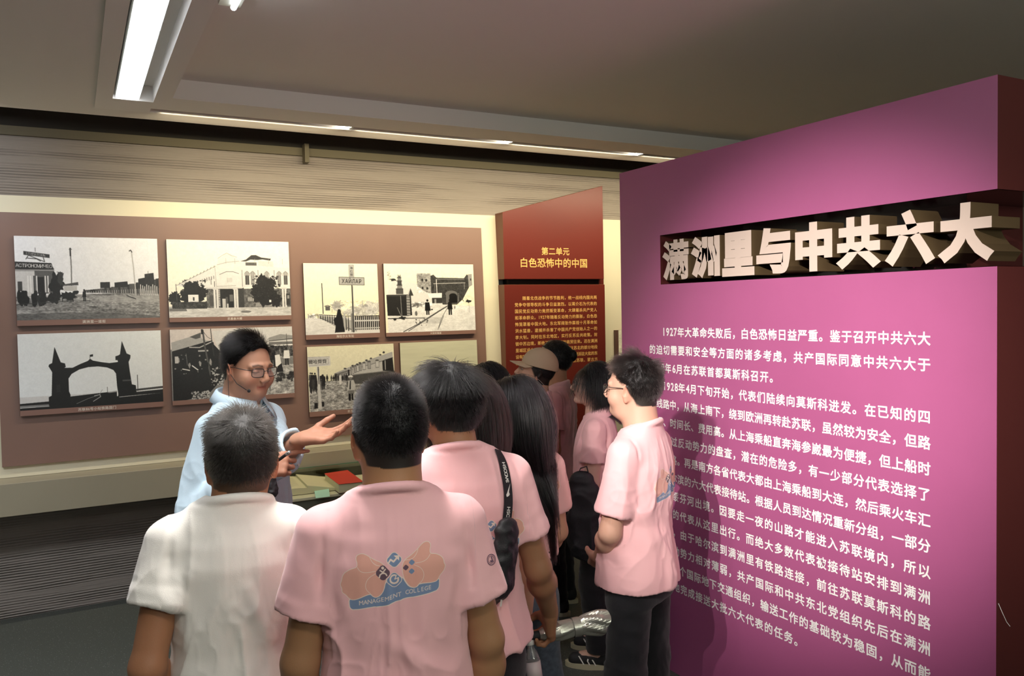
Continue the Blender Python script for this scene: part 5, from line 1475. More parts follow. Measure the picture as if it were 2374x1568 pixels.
        if sp['style'] == 'long':
            def collide(Q, off):
                B = h2b(Q)
                a_ = .176 * w_ + .012; b_ = .118 * s + .012
                cy = tilt * np.clip(B[..., 2] - .9, 0, None) - .005
                zz = B[..., 2]; sh = np.clip((1.43 * s - zz) / .07, 0, 1) ** .5
                rx = B[..., 0] / (a_ * np.maximum(sh, .05)); ry = (B[..., 1] - cy) / (b_ * np.maximum(sh, .05))
                l = np.sqrt(rx * rx + ry * ry); ins = (l < 1) & (zz < 1.43 * s)
                l = np.maximum(l, .08); ff = np.where(ins, 1 / l, 1.0)
                # push backwards rather than sideways
                by = np.where(ins, -np.sqrt(np.clip(1 - np.clip(rx, -1, 1) ** 2, 0, 1)) * b_ * sh + cy - off[:, 0] * .6, B[..., 1])
                B = np.stack([B[..., 0], np.minimum(by, B[..., 1]) if sp.get('back', True) else np.maximum(-by + 2 * cy, B[..., 1]), zz], -1)
                return b2h(B)
            sp['collide'] = collide
        P = grow_hair(sp.get('n', 7000), sp, sp.get('seed', 1))
        shp = P.shape; P = h2b(P.reshape(-1, 3)).reshape(shp)
        make_curves('hair_strands', P, sp.get('hr', .00045) * (0.7 + .6 * rng.random(shp[0])), HAIRM[sp.get('hc', 'black')], ho)
    # ------------- glasses
    if sp.get('glasses'):
        gk = sp['glasses']; yo = .101; zc = .080
        fr = MB(); r_ = .0011 if gk == 'thin' else .0016
        loops = []
        for sd in (-1, 1):
            lp = []
            for t in np.linspace(0, 2 * math.pi, 20, endpoint=False):
                cx_, cz_ = math.cos(t), math.sin(t)
                e_ = .55
                xx = sd * .0335 + .0245 * np.sign(cx_) * abs(cx_) ** e_; zz = zc + .0165 * np.sign(cz_) * abs(cz_) ** e_
                lp.append((xx, yo + .006 - .25 * max(abs(xx) - .03, 0) * 1.2, zz))
            loops.append(lp); fr.tube([h2b(p) for p in lp + lp[:2]], r_ * hs, 6, False)
        fr.tube([h2b(p) for p in ((-.0095, yo + .008, zc + .006), (0, yo + .013, zc + .008), (.0095, yo + .008, zc + .006))], r_ * hs, 6)
        link_local('glasses_frame', fr.mesh('glasses_frame'), mat('dark glasses frame', lin((40, 34, 32)), .3, spec=.6), root, smooth=True)
        tm = MB()
        for sd in (-1, 1):
            tm.tube([h2b(p) for p in ((sd * .058, yo - .004, zc + .010), (sd * .076, .075, zc + .010), (sd * .0795, .02, zc + .008), (sd * .081, -.012, zc + .004), (sd * .081, -.028, zc - .018))], r_ * .95 * hs, 6)
        link_local('glasses_temple', tm.mesh('glasses_temple'), mat('dark glasses frame', None), root, smooth=True)
        ln = MB()
        for lp in loops: ln.add([h2b(p) for p in lp], [tuple(range(len(lp)))])
        link_local('lens', ln.mesh('lens'), mat('lens glass', (.97, .98, 1, 1), .02, alpha=.12, spec=.5), root)
    sp.update(root=root, h2b=h2b, b2h=b2h, R=R, p=pos, arms=arms, tips=tips, s=s)
    sp['world'] = lambda p: R @ np.array(p, float) + pos
    return sp
HAIRC = dict(black=((18, 17, 18), (.006, .0055, .0055, 1)), soft=((26, 23, 23), (.022, .017, .016, 1)), brown=((20, 15, 15), (.007, .0042, .004, 1)), grey=((36, 33, 30), (.018, .016, .014, 1)), ash=((24, 21, 23), (.006, .005, .0055, 1)))
HAIRM = {k: hair_mat('hair strands ' + k, v[1], .22 if k in ('ash', 'brown') else .30 if k != 'grey' else .4) for k, v in HAIRC.items()}

# ---------------------------------------------------------------- shirt print
def logo():
    R = Ras(1024, 614, (.92, .66, .60), 0.0); R.view(0, 0, 2374, 1424)
    cream = (.93, .86, .80); peach = (.90, .66, .58); blue = (.30, .52, .68); navy = (.08, .10, .22)
    def sm(p, n=3):
        p = np.array(p, float)
        for _ in range(n):
            a = p; b = np.roll(p, -1, 0); p = np.empty((2 * len(a), 2)); p[0::2] = a * .75 + b * .25; p[1::2] = a * .25 + b * .75
        return p
    lw = [(1010, 420), (850, 350), (720, 255), (640, 228), (560, 260), (535, 320), (560, 400), (552, 470), (450, 500), (350, 560), (300, 630), (285, 720), (255, 790), (290, 860), (285, 930), (350, 970), (410, 1045), (470, 1068), (560, 1045), (700, 980), (785, 962), (810, 1005), (870, 1035), (940, 1005), (1000, 930), (1030, 800), (1060, 700), (1080, 560)]
    rw = [(1380, 400), (1500, 330), (1630, 230), (1700, 160), (1780, 115), (1855, 135), (1885, 200), (1855, 280), (1865, 345), (1960, 355), (2060, 410), (2115, 480), (2120, 560), (2150, 600), (2115, 700), (2040, 760), (1990, 850), (1920, 870), (1780, 862), (1640, 850), (1605, 905), (1550, 922), (1480, 895), (1420, 825), (1370, 720), (1345, 620), (1340, 480)]
    base = [(405, 1040), (480, 1065), (560, 1042), (700, 980), (780, 963), (820, 1010), (880, 1030), (950, 1000), (1010, 900), (1040, 750), (1190, 600), (1350, 700), (1400, 800), (1460, 890), (1550, 920), (1610, 900), (1640, 852), (1930, 868), (2025, 805), (2022, 960), (2000, 1010), (1950, 1045), (1600, 1088), (1350, 1098), (1250, 1122), (1050, 1192), (950, 1208), (800, 1203), (480, 1250), (430, 1230), (405, 1180)]
    for pts, col in ((base, blue),): R.poly(sm(pts, 1), col); R.line(sm(pts, 1), 18, cream, closed=True)
    for pts in (lw, rw): R.poly(sm(pts), peach); R.line(sm(pts), 13, cream, closed=True)
    for pts in ([(560, 470), (600, 540), (700, 575), (870, 552)], [(880, 590), (740, 670), (690, 780), (700, 880), (780, 962)], [(775, 295), (810, 380), (880, 450), (950, 462)],
                [(1640, 235), (1600, 330), (1520, 400), (1390, 400)], [(1862, 350), (1800, 430), (1700, 465), (1580, 470)], [(1560, 500), (1680, 560), (1740, 680), (1710, 800), (1640, 855)]):
        p = np.array(pts, float)
        for _ in range(2):
            nw = [p[0]]
            for i in range(len(p) - 1): nw += [p[i] * .75 + p[i + 1] * .25, p[i] * .25 + p[i + 1] * .75]
            p = np.array(nw + [p[-1]])
        R.line(p, 10, cream)
    def dia(cx, cy, rx, ry, col, edge=None, rot=0):
        pts = sm([(cx, cy - ry), (cx + rx, cy), (cx, cy + ry), (cx - rx, cy)], 0)
        q = []
        for i in range(4):
            a, b, c_ = pts[i - 1], pts[i], pts[(i + 1) % 4]
            q += [b + (a - b) * .22, b + (a - b) * .08 + (c_ - b) * .08, b + (c_ - b) * .22]
        R.poly(q, col)
        if edge: R.line(q, edge, cream, closed=True)
    dia(1205, 375, 158, 155, blue, 14); dia(1000, 590, 145, 160, navy); dia(1195, 730, 160, 155, blue, 12)
    dia(1518, 452, 60, 58, blue); dia(1408, 533, 60, 58, navy); dia(1510, 612, 60, 58, blue)
    R.line([(1095, 425), (1142, 365), (1192, 408), (1262, 338)], 30, cream); R.poly([(1198, 303), (1298, 303), (1290, 392)], cream)
    R.ell(998, 503, 25, 27, cream); R.line([(950, 545), (1000, 580), (1045, 522)], 24, cream); R.line([(1000, 575), (1010, 600)], 34, cream)
    R.line([(935, 675), (950, 625), (985, 598), (1025, 595), (1052, 612), (1065, 640)], 26, cream)
    R.line([(1195 + 70 * math.cos(t), 720 + 75 * math.sin(t)) for t in np.linspace(-.1, -5.0 + .0, 26)][::1], 30, cream) if False else R.line([(1195 + 70 * math.cos(t), 720 + 75 * math.sin(t)) for t in np.linspace(-.25, 5.0, 26)], 30, cream)
    R.line([(1235, 645), (1205, 722), (1275, 690)], 18, cream)
    bl = lambda x: np.interp(x, [575, 860, 1050, 1315, 1390, 1860], [1162, 1132, 1108, 1032, 1030, 992])
    for word, x0, x1 in (('MANAGEMENT', 575, 1315), ('COLLEGE', 1392, 1862)):
        v, f, wd = text_geo(word, 1.0, 1.0, .012)
        mn = v[:, 0].min(); mx = v[:, 0].max(); m0 = v[:, 1].min(); m1 = v[:, 1].max()
        for q in f:
            P = []
            for i in q:
                xx = x0 + (x1 - x0) * (v[i, 0] - mn) / (mx - mn); P.append((xx, bl(xx) - 82 * (v[i, 1] - m0) / (m1 - m0)))
            R.poly(P, cream)
    R.c[..., 3] *= .93
    return R
MPRINT = print_mat('pink shirt with back print', logo().image('shirt_print'), .85, base=lin(COLS['pink']), sheen=.25, blend=.9)
# ---------------------------------------------------------------- the people
TR_BLK = dict(mat='black trousers', col=(30, 29, 33))
A_ = person(dict(label='man with thinning grey hair in a plain white t-shirt, seen from behind', neckd=.050, H=1.662, pos=(.330, 2.10), az=8, head_az=10, head_x=.030, w=.92, sleeve=.50, shirt='white', skin=(172, 122, 90),
    style='short', len=.045, lift=.6, messy=.7, clump=45, frizz=.22, thin=((.008, -.075, .185), .045, .45), whorl=(.01, -.06, .18), n=11000, hc='grey', hr=.0004, thick=.009, scalp=(80, 60, 46),
    hairline=[.006, .008, .02, .05, .10, .085, .11, .14, .158], res=.0046, seed=3, fold=.010, neck=.060, jaw=1.05, hs=1.02,
    armL=dict(e=(-.062, -.06, -.28), w=(.02, .20, -.14)), armR=dict(e=(.05, .0, -.285), w=(-.03, .2, -.12)), sr=.078,
    folds=[((-.10, -.12, 1.28), (-.13, -.12, 1.22), .010, .022), ((.03, -.12, 1.22), (.13, -.12, .95), .008, .02), ((-.14, -.1, 1.2), (-.10, -.13, .92), .008, .03), ((-.15, -.1, .90), (.15, -.13, .93), .014, .018)],
    trousers=dict(mat='dark trousers', col=(40, 40, 44)), hem=.84))
B_ = person(dict(label='young man with cropped black hair in a pink t-shirt with a large printed back emblem', neckd=.028, H=1.721, pos=(.640, 1.79), az=14, head_az=2, w=1.0, shirt='pink', print=(-.012, 1.262), skin=(166, 124, 90),
    style='buzz', len=.026, n=15000, hc='black', hr=.00042, thick=.008, pts=4, frizz=.16, messy=.25, res=.0044, seed=5, neck=.062, hs=1.03, hairline=[.006, .008, .02, .055, .10, .08, .11, .14, .158],
    armL=dict(e=(-.06, -.0, -.275), w=(-.01, .06, -.25)), armR=dict(e=(.06, .0, -.275), w=(.015, .08, -.24)), sr=.078, arm=1.05,
    folds=[((.10, -.12, 1.02), (-.02, -.12, 1.10), .008, .022), ((.14, -.1, 1.24), (.13, -.12, 1.3), .006, .02), ((-.13, -.11, 1.27), (-.15, -.1, 1.05), .007, .022), ((.15, -.1, 1.05), (.10, -.13, .95), .008, .02)],
    trousers=TR_BLK))
C_ = person(dict(label='person with layered black hair in a pink t-shirt with a black strap over one shoulder', neckd=.03, H=1.733, pos=(.962, 2.125), az=8, head_az=-12, w=1.04, head_x=-.015, tilt=.03, shirt='pink', print=(.06, 1.20), skin=(160, 116, 86),
    style='short', len=.085, lift=.25, messy=.35, clump=40, frizz=.07, whorl=(0, -.03, .20), n=9000, hc='black', hr=.00045, thick=.012, hair_t=.016, seed=7, pts=8, topk=1.3, hairline=[-.002, .0, .01, .035, .05, .06, .10, .13, .15], neck=.058,
    armR=dict(e=(.078, -.01, -.275), w=(.09, .13, -.19), hd=(.15, .45, -.88), hn=(-1, .1, 0), curl=(1.0, 1.05, 1.1, 1.1), thumb=(.8, .5)), armL=dict(e=(-.06, .0, -.28)), skin_dark=1,
    folds=[((.15, -.09, 1.3), (.10, -.12, 1.15), .008, .02), ((.14, -.1, 1.15), (.02, -.12, 1.0), .006, .02)], res=.005, trousers=TR_BLK, hem=.86, sleeve=.62))
LH = dict(style='long', pts=20, gravity=.35, messy=.10, clump=30, frizz=.04, swirl=0, whorl=(0, .045, .20), hc='black', hr=.00055, thick=.012, hair_t=.014, hairline=[-.02, -.02, -.01, .01, .03, .06, .10, .14, .155], neck=.050)
D_ = person(dict(LH, label='woman with long dark brown hair standing between two pink t-shirts', H=1.648, pos=(1.150, 2.45), az=14, head_az=8, w=.90, hs=.97, shirt='pink', len=.50, n=8000, hc='brown', seed=11,
    pull=(.0, .03), mass=[((0, -.06, 1.52), (0, -.12, 1.15), .066, .070, .45)], trousers=TR_BLK, skin=(206, 158, 134)))
E_ = person(dict(LH, label='woman with very long straight black hair in a pink t-shirt and grey blue jeans', H=1.605, pos=(1.425, 2.62), az=5, head_az=-5, w=.90, hs=.98, shirt='pink', len=.50, n=10000, hc='ash', seed=12, print=(.03, 1.175), hem=.985, waist=1.04,
    pull=(.03, .05), mass=[((0, -.06, 1.50), (.01, -.12, 1.20), .062, .055, .45), ((.01, -.12, 1.25), (.04, -.135, 1.08), .045, .025, .5)], skin=(206, 158, 134), armR=dict(e=(.055, .05, -.27), w=(.0, .2, -.16)),
    trousers=dict(name='jeans', mat='washed denim', col=(92, 98, 112), var=.25, vs=60, fold=.8, bs=900)))
F_ = person(dict(LH, label='person with black hair mostly hidden behind two long haired women', H=1.60, pos=(1.72, 3.42), az=-30, head_az=-30, w=.92, style='short', len=.10, n=4000, pts=8, seed=13, trousers=TR_BLK, skin=(206, 158, 134)))
G_ = person(dict(LH, label='person in a beige baseball cap looking left', H=1.627, pos=(2.24, 3.87), az=-55, head_az=-66, pitch=12, w=.90, hs=.97, style='buzz', len=.012, n=1500, pts=4, thick=.003, seed=14, trousers=TR_BLK, skin=(204, 158, 132), eyes=.4))
H_P = person(dict(LH, label='woman with black hair in a bun in a pink t-shirt, by the red stand', H=1.65, pos=(2.57, 4.20), az=-45, head_az=-60, w=.92, hs=1.0, style='short', len=.05, n=5000, pts=6, seed=15, lift=.05, whorl=(0, .06, .17), bun=(0, -.115, .12),
    hairline=[.03, .03, .035, .06, .11, .105, .12, .145, .16], trousers=TR_BLK, skin=(196, 148, 116)))
I_ = person(dict(LH, label='woman in glasses in profile with chin length black hair in a pink t-shirt', H=1.567, pos=(2.37, 3.49), az=-50, head_az=-58, pitch=8, w=.92, hs=.98, style='long', len=.16, n=5000, pts=10, seed=16, hair_t=.012, whorl=(0, .0, .20), comb=(0, -.07, 0),
    glasses='thin', trousers=TR_BLK, skin=(216, 174, 156), eyes=.7, stripes=True, armL=dict(e=(-.02, .02, -.28), w=(.06, .2, -.05)), hairline=[-.0, .0, .01, .02, .05, .075, .11, .14, .155]))
J_ = person(dict(label='young man in glasses in a pink t-shirt and black trousers next to the magenta partition', H=1.672, pos=(1.87, 2.47), az=-28, head_az=-30, w=.97, shirt='pink', print=(.02, 1.19), skin=(206, 160, 138),
    style='short', len=.055, lift=.6, messy=1.0, clump=75, frizz=.12, gravity=.05, sr=.067, whorl=(0, -.05, .19), n=10000, hc='soft', hr=.00042, thick=.008, hair_t=.016, seed=17, pts=6, topk=1.5, hairline=[.006, .01, .022, .055, .10, .10, .125, .15, .165],
    glasses='full', jaw=1.08, neck=.060, sleeve=.76, armL=dict(e=(-.04, .04, -.28), w=(.15, .12, -.15)), armR=dict(e=(.04, .02, -.28), w=(.0, .10, -.2)), hem=.815, res=.005, trousers=dict(TR_BLK, wide=1.05, fold=1.3), legs=.11,
    folds=[((-.17, -.04, 1.2), (-.10, -.11, 1.0), .008, .02), ((-.12, -.1, 1.1), (.0, -.13, .9), .008, .02), ((-.17, .0, .95), (.0, -.13, .86), .008, .025)]))
K_ = person(dict(label='lecturer in a light blue shirt and glasses speaking with an open hand', neckd=.03, H=1.805, pos=(.585, 3.33), az=138, head_az=152, pitch=-10, w=1.04, hs=1.03, shirt='blue', skin=(178, 132, 108), long=.60, sr=.072,
    style='short', len=.050, lift=.18, messy=.15, clump=30, frizz=.05, whorl=(-.045, .045, .19), swirl=0, comb=(.05, 0, 0), n=9000, hc='black', hr=.00045, thick=.010, seed=19, pts=7, hairline=[.004, .006, .02, .05, .10, .088, .128, .162, .176],
    glasses='full', jaw=1.20, neck=.066, eyes=.15, hres=.0026, ares=.0032, res=.0048, neck_w=1,
    armR=dict(E=at(468, 1105, 3.05), W=at(596, 1085, 2.93), free=1, hd=(.93, -.15, .10), world=True, hn=(.1, 1, -.45), curl=(.22, 1.15, 1.25, 1.3), thumb=(.75, .6), spread=.03),
    armL=dict(E=at(645, 1072, 3.12), W=at(700, 1018, 2.98), free=1, long=.78, hd=(.80, -.50, .10), world=True, hn=(-.1, -.35, .95), curl=(.22, .28, .32, .34), thumb=(.35, .0), spread=.16),
    trousers=dict(mat='dark trousers', col=(40, 40, 44)), folds=[((-.05, .1, 1.25), (-.12, .1, 1.05), .008, .02), ((.1, .1, 1.3), (.05, .12, 1.0), .008, .025)]))
# ---------------------------------------------------------------- carried things and details
from mathutils.bvhtree import BVHTree
def bvh_of(sp, a='sv', b='sq'):
    W = sp['world']; v = (sp[a] @ sp['R'].T) + sp['p']
    return BVHTree.FromPolygons([tuple(p) for p in v], [tuple(int(i) for i in q) for q in sp[b]])
def cast(bv, px, py, off=.004):
    d = unit(ray(px, py)); h = bv.ray_cast(Vector((0, 0, CAM_H)), Vector(d))
    if h[0] is None: return None, None
    n = np.array(h[1]); n = n if n @ d < 0 else -n
    return np.array(h[0]) + n * off, n
def smooth_path(P, it=2):
    P = [np.array(p) for p in P]
    for _ in range(it):
        Q = [P[0]]
        for a, b in zip(P[:-1], P[1:]): Q += [a * .75 + b * .25, a * .25 + b * .75]
        P = Q + [P[-1]]
    return P
M_STRAP = mat('black webbing', lin((24, 24, 28)), .7, bump=.4, bscale=900)
M_WPRINT = mat('white webbing print', lin((222, 218, 212)), .6)
# crossbody bag on the back of C
bv = bvh_of(C_)
pp = [(1150, 1046), (1160, 1066), (1168, 1095), (1174, 1130), (1176, 1165), (1173, 1200), (1166, 1232)]
hits = [cast(bv, x, y, .006) for x, y in pp]; last = None; P = []; Nn = []
for (h, n), (x, y) in zip(hits, pp):
    if h is None: h = at(x, y, (last if last else 2.1)); n = np.array([-.3, -.9, .3])
    P.append(h); Nn.append(n); last = float((h - (0, 0, CAM_H)) @ unit(ray(1187, 784)))
P = smooth_path(P); Nn = smooth_path(Nn)
wd = []
for i, p in enumerate(P):
    d = P[min(i + 1, len(P) - 1)] - P[max(i - 1, 0)]; wd.append(unit(np.cross(d, Nn[i])))
bag = empty('crossbody_bag', tuple(P[-1]), 0, 'black crossbody bag with lettered strap on the back of a pink t-shirt', 'bag')
link('strap', MB().ribbon(P, wd, .031, .003).mesh('strap'), M_STRAP, bag)
cum = np.concatenate([[0], np.cumsum([np.linalg.norm(b - a) for a, b in zip(P[:-1], P[1:])])])
def on_strap(u, v_):
    """u from the lower end upwards, v across to the left"""
    t = cum[-1] - u; i = int(np.clip(np.searchsorted(cum, t) - 1, 0, len(P) - 2)); f = (t - cum[i]) / (cum[i + 1] - cum[i])
    p = P[i] * (1 - f) + P[i + 1] * f; w_ = unit(wd[i] * (1 - f) + wd[i + 1] * f); n = unit(Nn[i] * (1 - f) + Nn[i + 1] * f)
    sgn = 1 if w_ @ np.array([1, 0, 0]) < 0 else -1
    return p + w_ * sgn * v_ + n * .0022
u0 = .03
tot = cum[-1]
def strap_text(word, ustart, size, pitch):
    v, f, wdt = text_geo(word, pitch, size, .02)
    link('strap_lettering', mesh('strap_lettering', [on_strap(ustart + a[0], a[1]) for a in v], f), M_WPRINT, bag)
    return wdt
k_ = tot / .30
wdt = strap_text('SWOOSH', .012 * k_, .0165, .0185 * k_)
sw = [(0, .008), (.006, .010), (.012, .006), (.038, -.010), (.014, -.001), (.008, -.004), (.003, .0)]
link('strap_mark', mesh('strap_mark', [on_strap(.122 * k_ + a * 1.0, b) for a, b in sw], [(0, 1, 2, 5, 6), (2, 3, 4, 5)]), M_WPRINT, bag)
strap_text('SWOOSH', .172 * k_, .0165, .0185 * k_)
a_ = P[-1]; nn = Nn[-1]
V = Vol(a_ - .22, a_ + .16, .005)
dn = unit(at(1138, 1400, 2.2) - at(1160, 1236, 2.2)); Lb = .19
side_ = unit(np.cross(dn, nn))
V.cone(a_ + nn * .012, a_ + dn * Lb * .75 + nn * .016, .042, .046, .02, flat=(nn, .5)); V.cone(a_ + dn * Lb * .7 + nn * .012, a_ + dn * Lb * 1.08 + nn * .006, .030, .006, .03, flat=(nn, .55))
v, q = V.mesh(); n = vnormals(v, q); v = v + n * (vnoise(v * 60, 2) * .004 + vnoise(v * 25, 3) * .004)[:, None]
link('pouch', np_mesh('pouch', v, q), mat('black nylon', lin((30, 30, 34)), .5, bump=.5, bscale=400), bag)
e0 = a_ + dn * Lb * .82 + nn * .024 + side_ * .0; link('white_stripe', MB().ribbon([e0, e0 + dn * .05], [side_] * 2, .006, .002).mesh('white_stripe'), M_WPRINT, bag)

# folded silver umbrella and drink bottle held by C
S_, E_l, W_l, a_l = C_['arms'][1]
grip = C_['world'](W_l + unit(a_l['hd']) * .085 + unit(a_l['hn']) * .030)
gd = float((grip - (0, 0, CAM_H)) @ (ray(1187, 784)))
uh = grip
ud = unit(at(1400, 1441, gd + .06) - at(1250, 1472, gd)); ul = np.linalg.norm(at(1402, 1441, gd + .06) - at(1250, 1472, gd))
um = empty('folded_umbrella', tuple(uh), 0, 'folded silver umbrella held low by the person with the strap', 'umbrella')
ua = unit(np.cross(ud, (0, 0, 1))); ub = np.cross(ua, ud)
o_ = at(1250, 1472, gd)
v = []; f = []; nseg = 48; nl = 22
for i in range(nl):
    t = i / (nl - 1)
    r0 = np.interp(t, [0, .05, .3, .50, .56, .62, .9, 1.0], [.014, .020, .031, .029, .026, .029, .041, .040])
    for j in range(nseg):
        th_ = 2 * math.pi * j / nseg
        tw = th_ + t * 2.2 * (1 if t > .56 else -1)
        k = 0 if .49 < t < .62 else 1
        r = r0 * (1 + k * (.10 * abs(math.sin(3 * tw)) - .05 + .04 * math.sin(7 * tw + 3 * t)))
        v.append(o_ + ud * (t * ul + (.012 * math.sin(2 * th_) if i == nl - 1 else 0)) + ua * r * math.cos(th_) + ub * r * math.sin(th_))
for i in range(nl - 1):
    for j in range(nseg): f.append((i * nseg + j, i * nseg + (j + 1) % nseg, (i + 1) * nseg + (j + 1) % nseg, (i + 1) * nseg + j))
f.append(tuple(range(nseg - 1, -1, -1)))
inner = len(v)
for j in range(nseg): v.append(o_ + ud * (ul - .012) + ua * .024 * math.cos(2 * math.pi * j / nseg) + ub * .024 * math.sin(2 * math.pi * j / nseg))
b0 = (nl - 1) * nseg
for j in range(nseg): f.append((b0 + j, b0 + (j + 1) % nseg, inner + (j + 1) % nseg, inner + j))
f.append(tuple(inner + j for j in range(nseg)))
M_SIL = mat('silver coated fabric', lin((176, 174, 164)), .32, metal=.75, bump=.5, bscale=60)
link('canopy', mesh('canopy', v, f), M_SIL, um)
sb = MB()
for t0, t1 in ((.50, .61),):
    ring = []
    for t in (t0, t1):
        ring.append([o_ + ud * (t * ul) + ua * .0315 * math.cos(x) + ub * .0315 * math.sin(x) for x in np.linspace(0, 2 * math.pi, 32, endpoint=False)])
    sb.add(ring[0] + ring[1], [(j, (j + 1) % 32, 32 + (j + 1) % 32, 32 + j) for j in range(32)])
link('tie_band', sb.mesh('tie_band'), M_SIL, um, smooth=True)
link('handle', MB().tube([o_ - ud * .07, o_ - ud * .01, o_ + ud * .01], [.013, .014, .013], 14).mesh('handle'), M_STRAP, um, smooth=True)
link('tip_ring', MB().tube([o_ + ud * (ul - .011), o_ + ud * (ul - .004)], .013, 14).mesh('tip_ring'), mat('grey plastic', lin((150, 150, 148)), .4), um, smooth=True)

bt = at(1229, 1494, gd - .01)
bo = empty('drink_bottle', tuple(bt), 0, 'clear plastic bottle with red drink held below the umbrella', 'bottle')
bd = unit(at(1250, 1640, gd - .04) - at(1229, 1494, gd - .01)); ba = unit(np.cross(bd, (0, 1, 0))); bb = np.cross(ba, bd)
def lathe(name, prof_, m, parent, n=28):
    v = [bt + bd * z + ba * r * math.cos(t) + bb * r * math.sin(t) for z, r in prof_ for t in np.linspace(0, 2 * math.pi, n, endpoint=False)]
    f = [(i * n + j, i * n + (j + 1) % n, (i + 1) * n + (j + 1) % n, (i + 1) * n + j) for i in range(len(prof_) - 1) for j in range(n)]
    f += [tuple(range(n - 1, -1, -1)), tuple((len(prof_) - 1) * n + j for j in range(n))]
    return link(name, MB().add(v, f).mesh(name), m, parent, smooth=True)
lathe('bottle_body', [(0, .012), (.012, .012), (.03, .021), (.045, .0245), (.17, .025), (.19, .023), (.193, .018)], mat('clear plastic', (.95, .93, .94, 1), .08, trans=.85, spec=.5), bo)
lathe('cap', [(-.014, .013), (-.0135, .0142), (.002, .0142), (.0025, .013)], mat('white plastic cap', lin((214, 208, 204)), .5), bo)
lathe('drink', [(.10, .0225), (.168, .0228), (.186, .021)], mat('red drink', lin((226, 90, 84)), .3, trans=.3), bo)
lathe('label_wrap', [(.052, .0252), (.115, .0254)], mat('pale bottle label', lin((196, 180, 180)), .5), bo)

# phone in E's back pocket
bvE = bvh_of(E_, 'tv', 'tq'); ph = None
for px_ in (1300, 1294, 1288, 1280, 1272):
    ph, n_ = cast(bvE, px_, 1290, .002)
    if ph is not None: break
if ph is None: ph = at(1290, 1280, 2.85)
ph = ph + (0, 0, .035)
pe = empty('phone', tuple(ph), 0, 'dark phone sticking out of the back pocket of the jeans', 'phone')
pr_ = ph; link('phone_body', MB().box(tuple(pr_ - (.010, .006, .05)), tuple(pr_ + (.012, .02, .040))).mesh('phone_body', .002), mat('phone shell', lin((34, 34, 40)), .25), pe)
link('camera_bump', MB().box(tuple(pr_ + (-.007, -.0085, .012)), tuple(pr_ + (.004, -.006, .034))).mesh('camera_bump', .001), mat('phone camera ring', lin((120, 130, 128)), .2, metal=.6), pe)

# things on the lecturer
h2b = K_['h2b']; root = K_['root']
link_local('headset_boom', MB().tube([h2b(p) for p in ((.083, -.012, .085), (.084, .012, .060), (.078, .045, .030), (.060, .080, .012))], .0013, 6).mesh('headset_boom'), M_STRAP, root, smooth=True)
V = Vol(h2b((.055, .087, .010)) - .02, h2b((.055, .087, .010)) + .02, .0015); V.ell(h2b((.055, .087, .010)), (.0065, .0065, .0065), 0); v, q = V.mesh()
link_local('microphone_tip', np_mesh('microphone_tip', v, q), M_STRAP, root)
nb = K_['nb']; nr = K_['nr']
link_local('headset_cable', MB().tube([h2b((.083, -.004, .05)), h2b((.086, .012, -.01)), h2b((.094, .035, -.07)), nb + (nr * 1.5, .075, -.07), nb + (nr * 1.45, .10, -.14), nb + (nr * 1.1, .115, -.24)], .0011, 5).mesh('headset_cable'), M_STRAP, root, smooth=True)
# collar
v = []; n = 40
for i in range(n + 1):
    t = math.radians(102 + (438 - 102) * i / n); fr_ = max(0, math.sin(t)); e = min(i, n - i) / (n / 2.0)
    tip = max(0, 1 - e * 5.0)
    ix, iy = nr * 1.02 * math.cos(t), nr * 1.0 * math.sin(t)
    z_in = .030 - .030 * (math.sin(t) + 1) * .75; z_in0 = z_in - .028
    rr = 1.0 + .38; oz = z_in - .040 - .038 * tip - .01 * fr_
    ox, oy = ix * (rr + .12 * tip) + (.022 * tip * (1 if math.cos(t) > 0 else -1)), iy * rr + .022 * tip
    v += [nb + (ix * .99, iy * .99, z_in0), nb + (ix * 1.03, iy * 1.03, z_in), nb + (ix * 1.10, iy * 1.10, z_in - .003), nb + (ox, oy, oz)]
f = [(4 * i + k, 4 * i + 4 + k, 4 * i + 5 + k, 4 * i + 1 + k) for i in range(n) for k in range(3)]
me = mesh('collar', v, f)
co = link_local('collar', me, fabric('blue'), root, smooth=True)
md = co.modifiers.new('s', 'SOLIDIFY'); md.thickness = .003; md.offset = 0
sv = K_['sv']
zs = np.linspace(1.37 * K_['s'], .84, 26); pl_ = []
for z in zs:
    m_ = (np.abs(sv[:, 0]) < .012) & (np.abs(sv[:, 2] - z) < .012) & (sv[:, 1] > 0)
    if m_.any(): pl_.append((0.0, float(sv[m_, 1].max()) + .0012, float(z)))
link_local('placket', MB().ribbon(smooth_path(pl_, 1), [(1, 0, 0)] * len(smooth_path(pl_, 1)), .030, .003).mesh('placket'), fabric('blue'), root)
for k in range(1, 6):
    p = pl_[min(k * 4, len(pl_) - 1)]
    link_local('button', MB().tube([(p[0], p[1] + .001, p[2]), (p[0], p[1] + .0045, p[2])], .0055, 12).mesh('button'), mat('pale button', lin((225, 226, 222)), .3), root)
pn = at(664, 1054, 2.86); pdv = unit(at(678, 1046, 2.84) - at(650, 1066, 2.88))
pen = empty('pen', tuple(pn), 0, 'black and silver pen held between the fingers of the lecturer', 'pen')
link('barrel', MB().tube([pn - pdv * .05, pn + pdv * .014], .0055, 10).mesh('barrel'), M_STRAP, pen, smooth=True)
link('silver_end', MB().tube([pn + pdv * .000, pn + pdv * .022], .0062, 10).mesh('silver_end'), mat('polished metal', lin((210, 210, 212)), .2, metal=.9), pen, smooth=True)
kp = at(628, 1122, 2.86)
pc = empty('black_pouch', tuple(kp), 0, 'small black pouch hanging on a cord from the hand holding the pen', 'pouch')
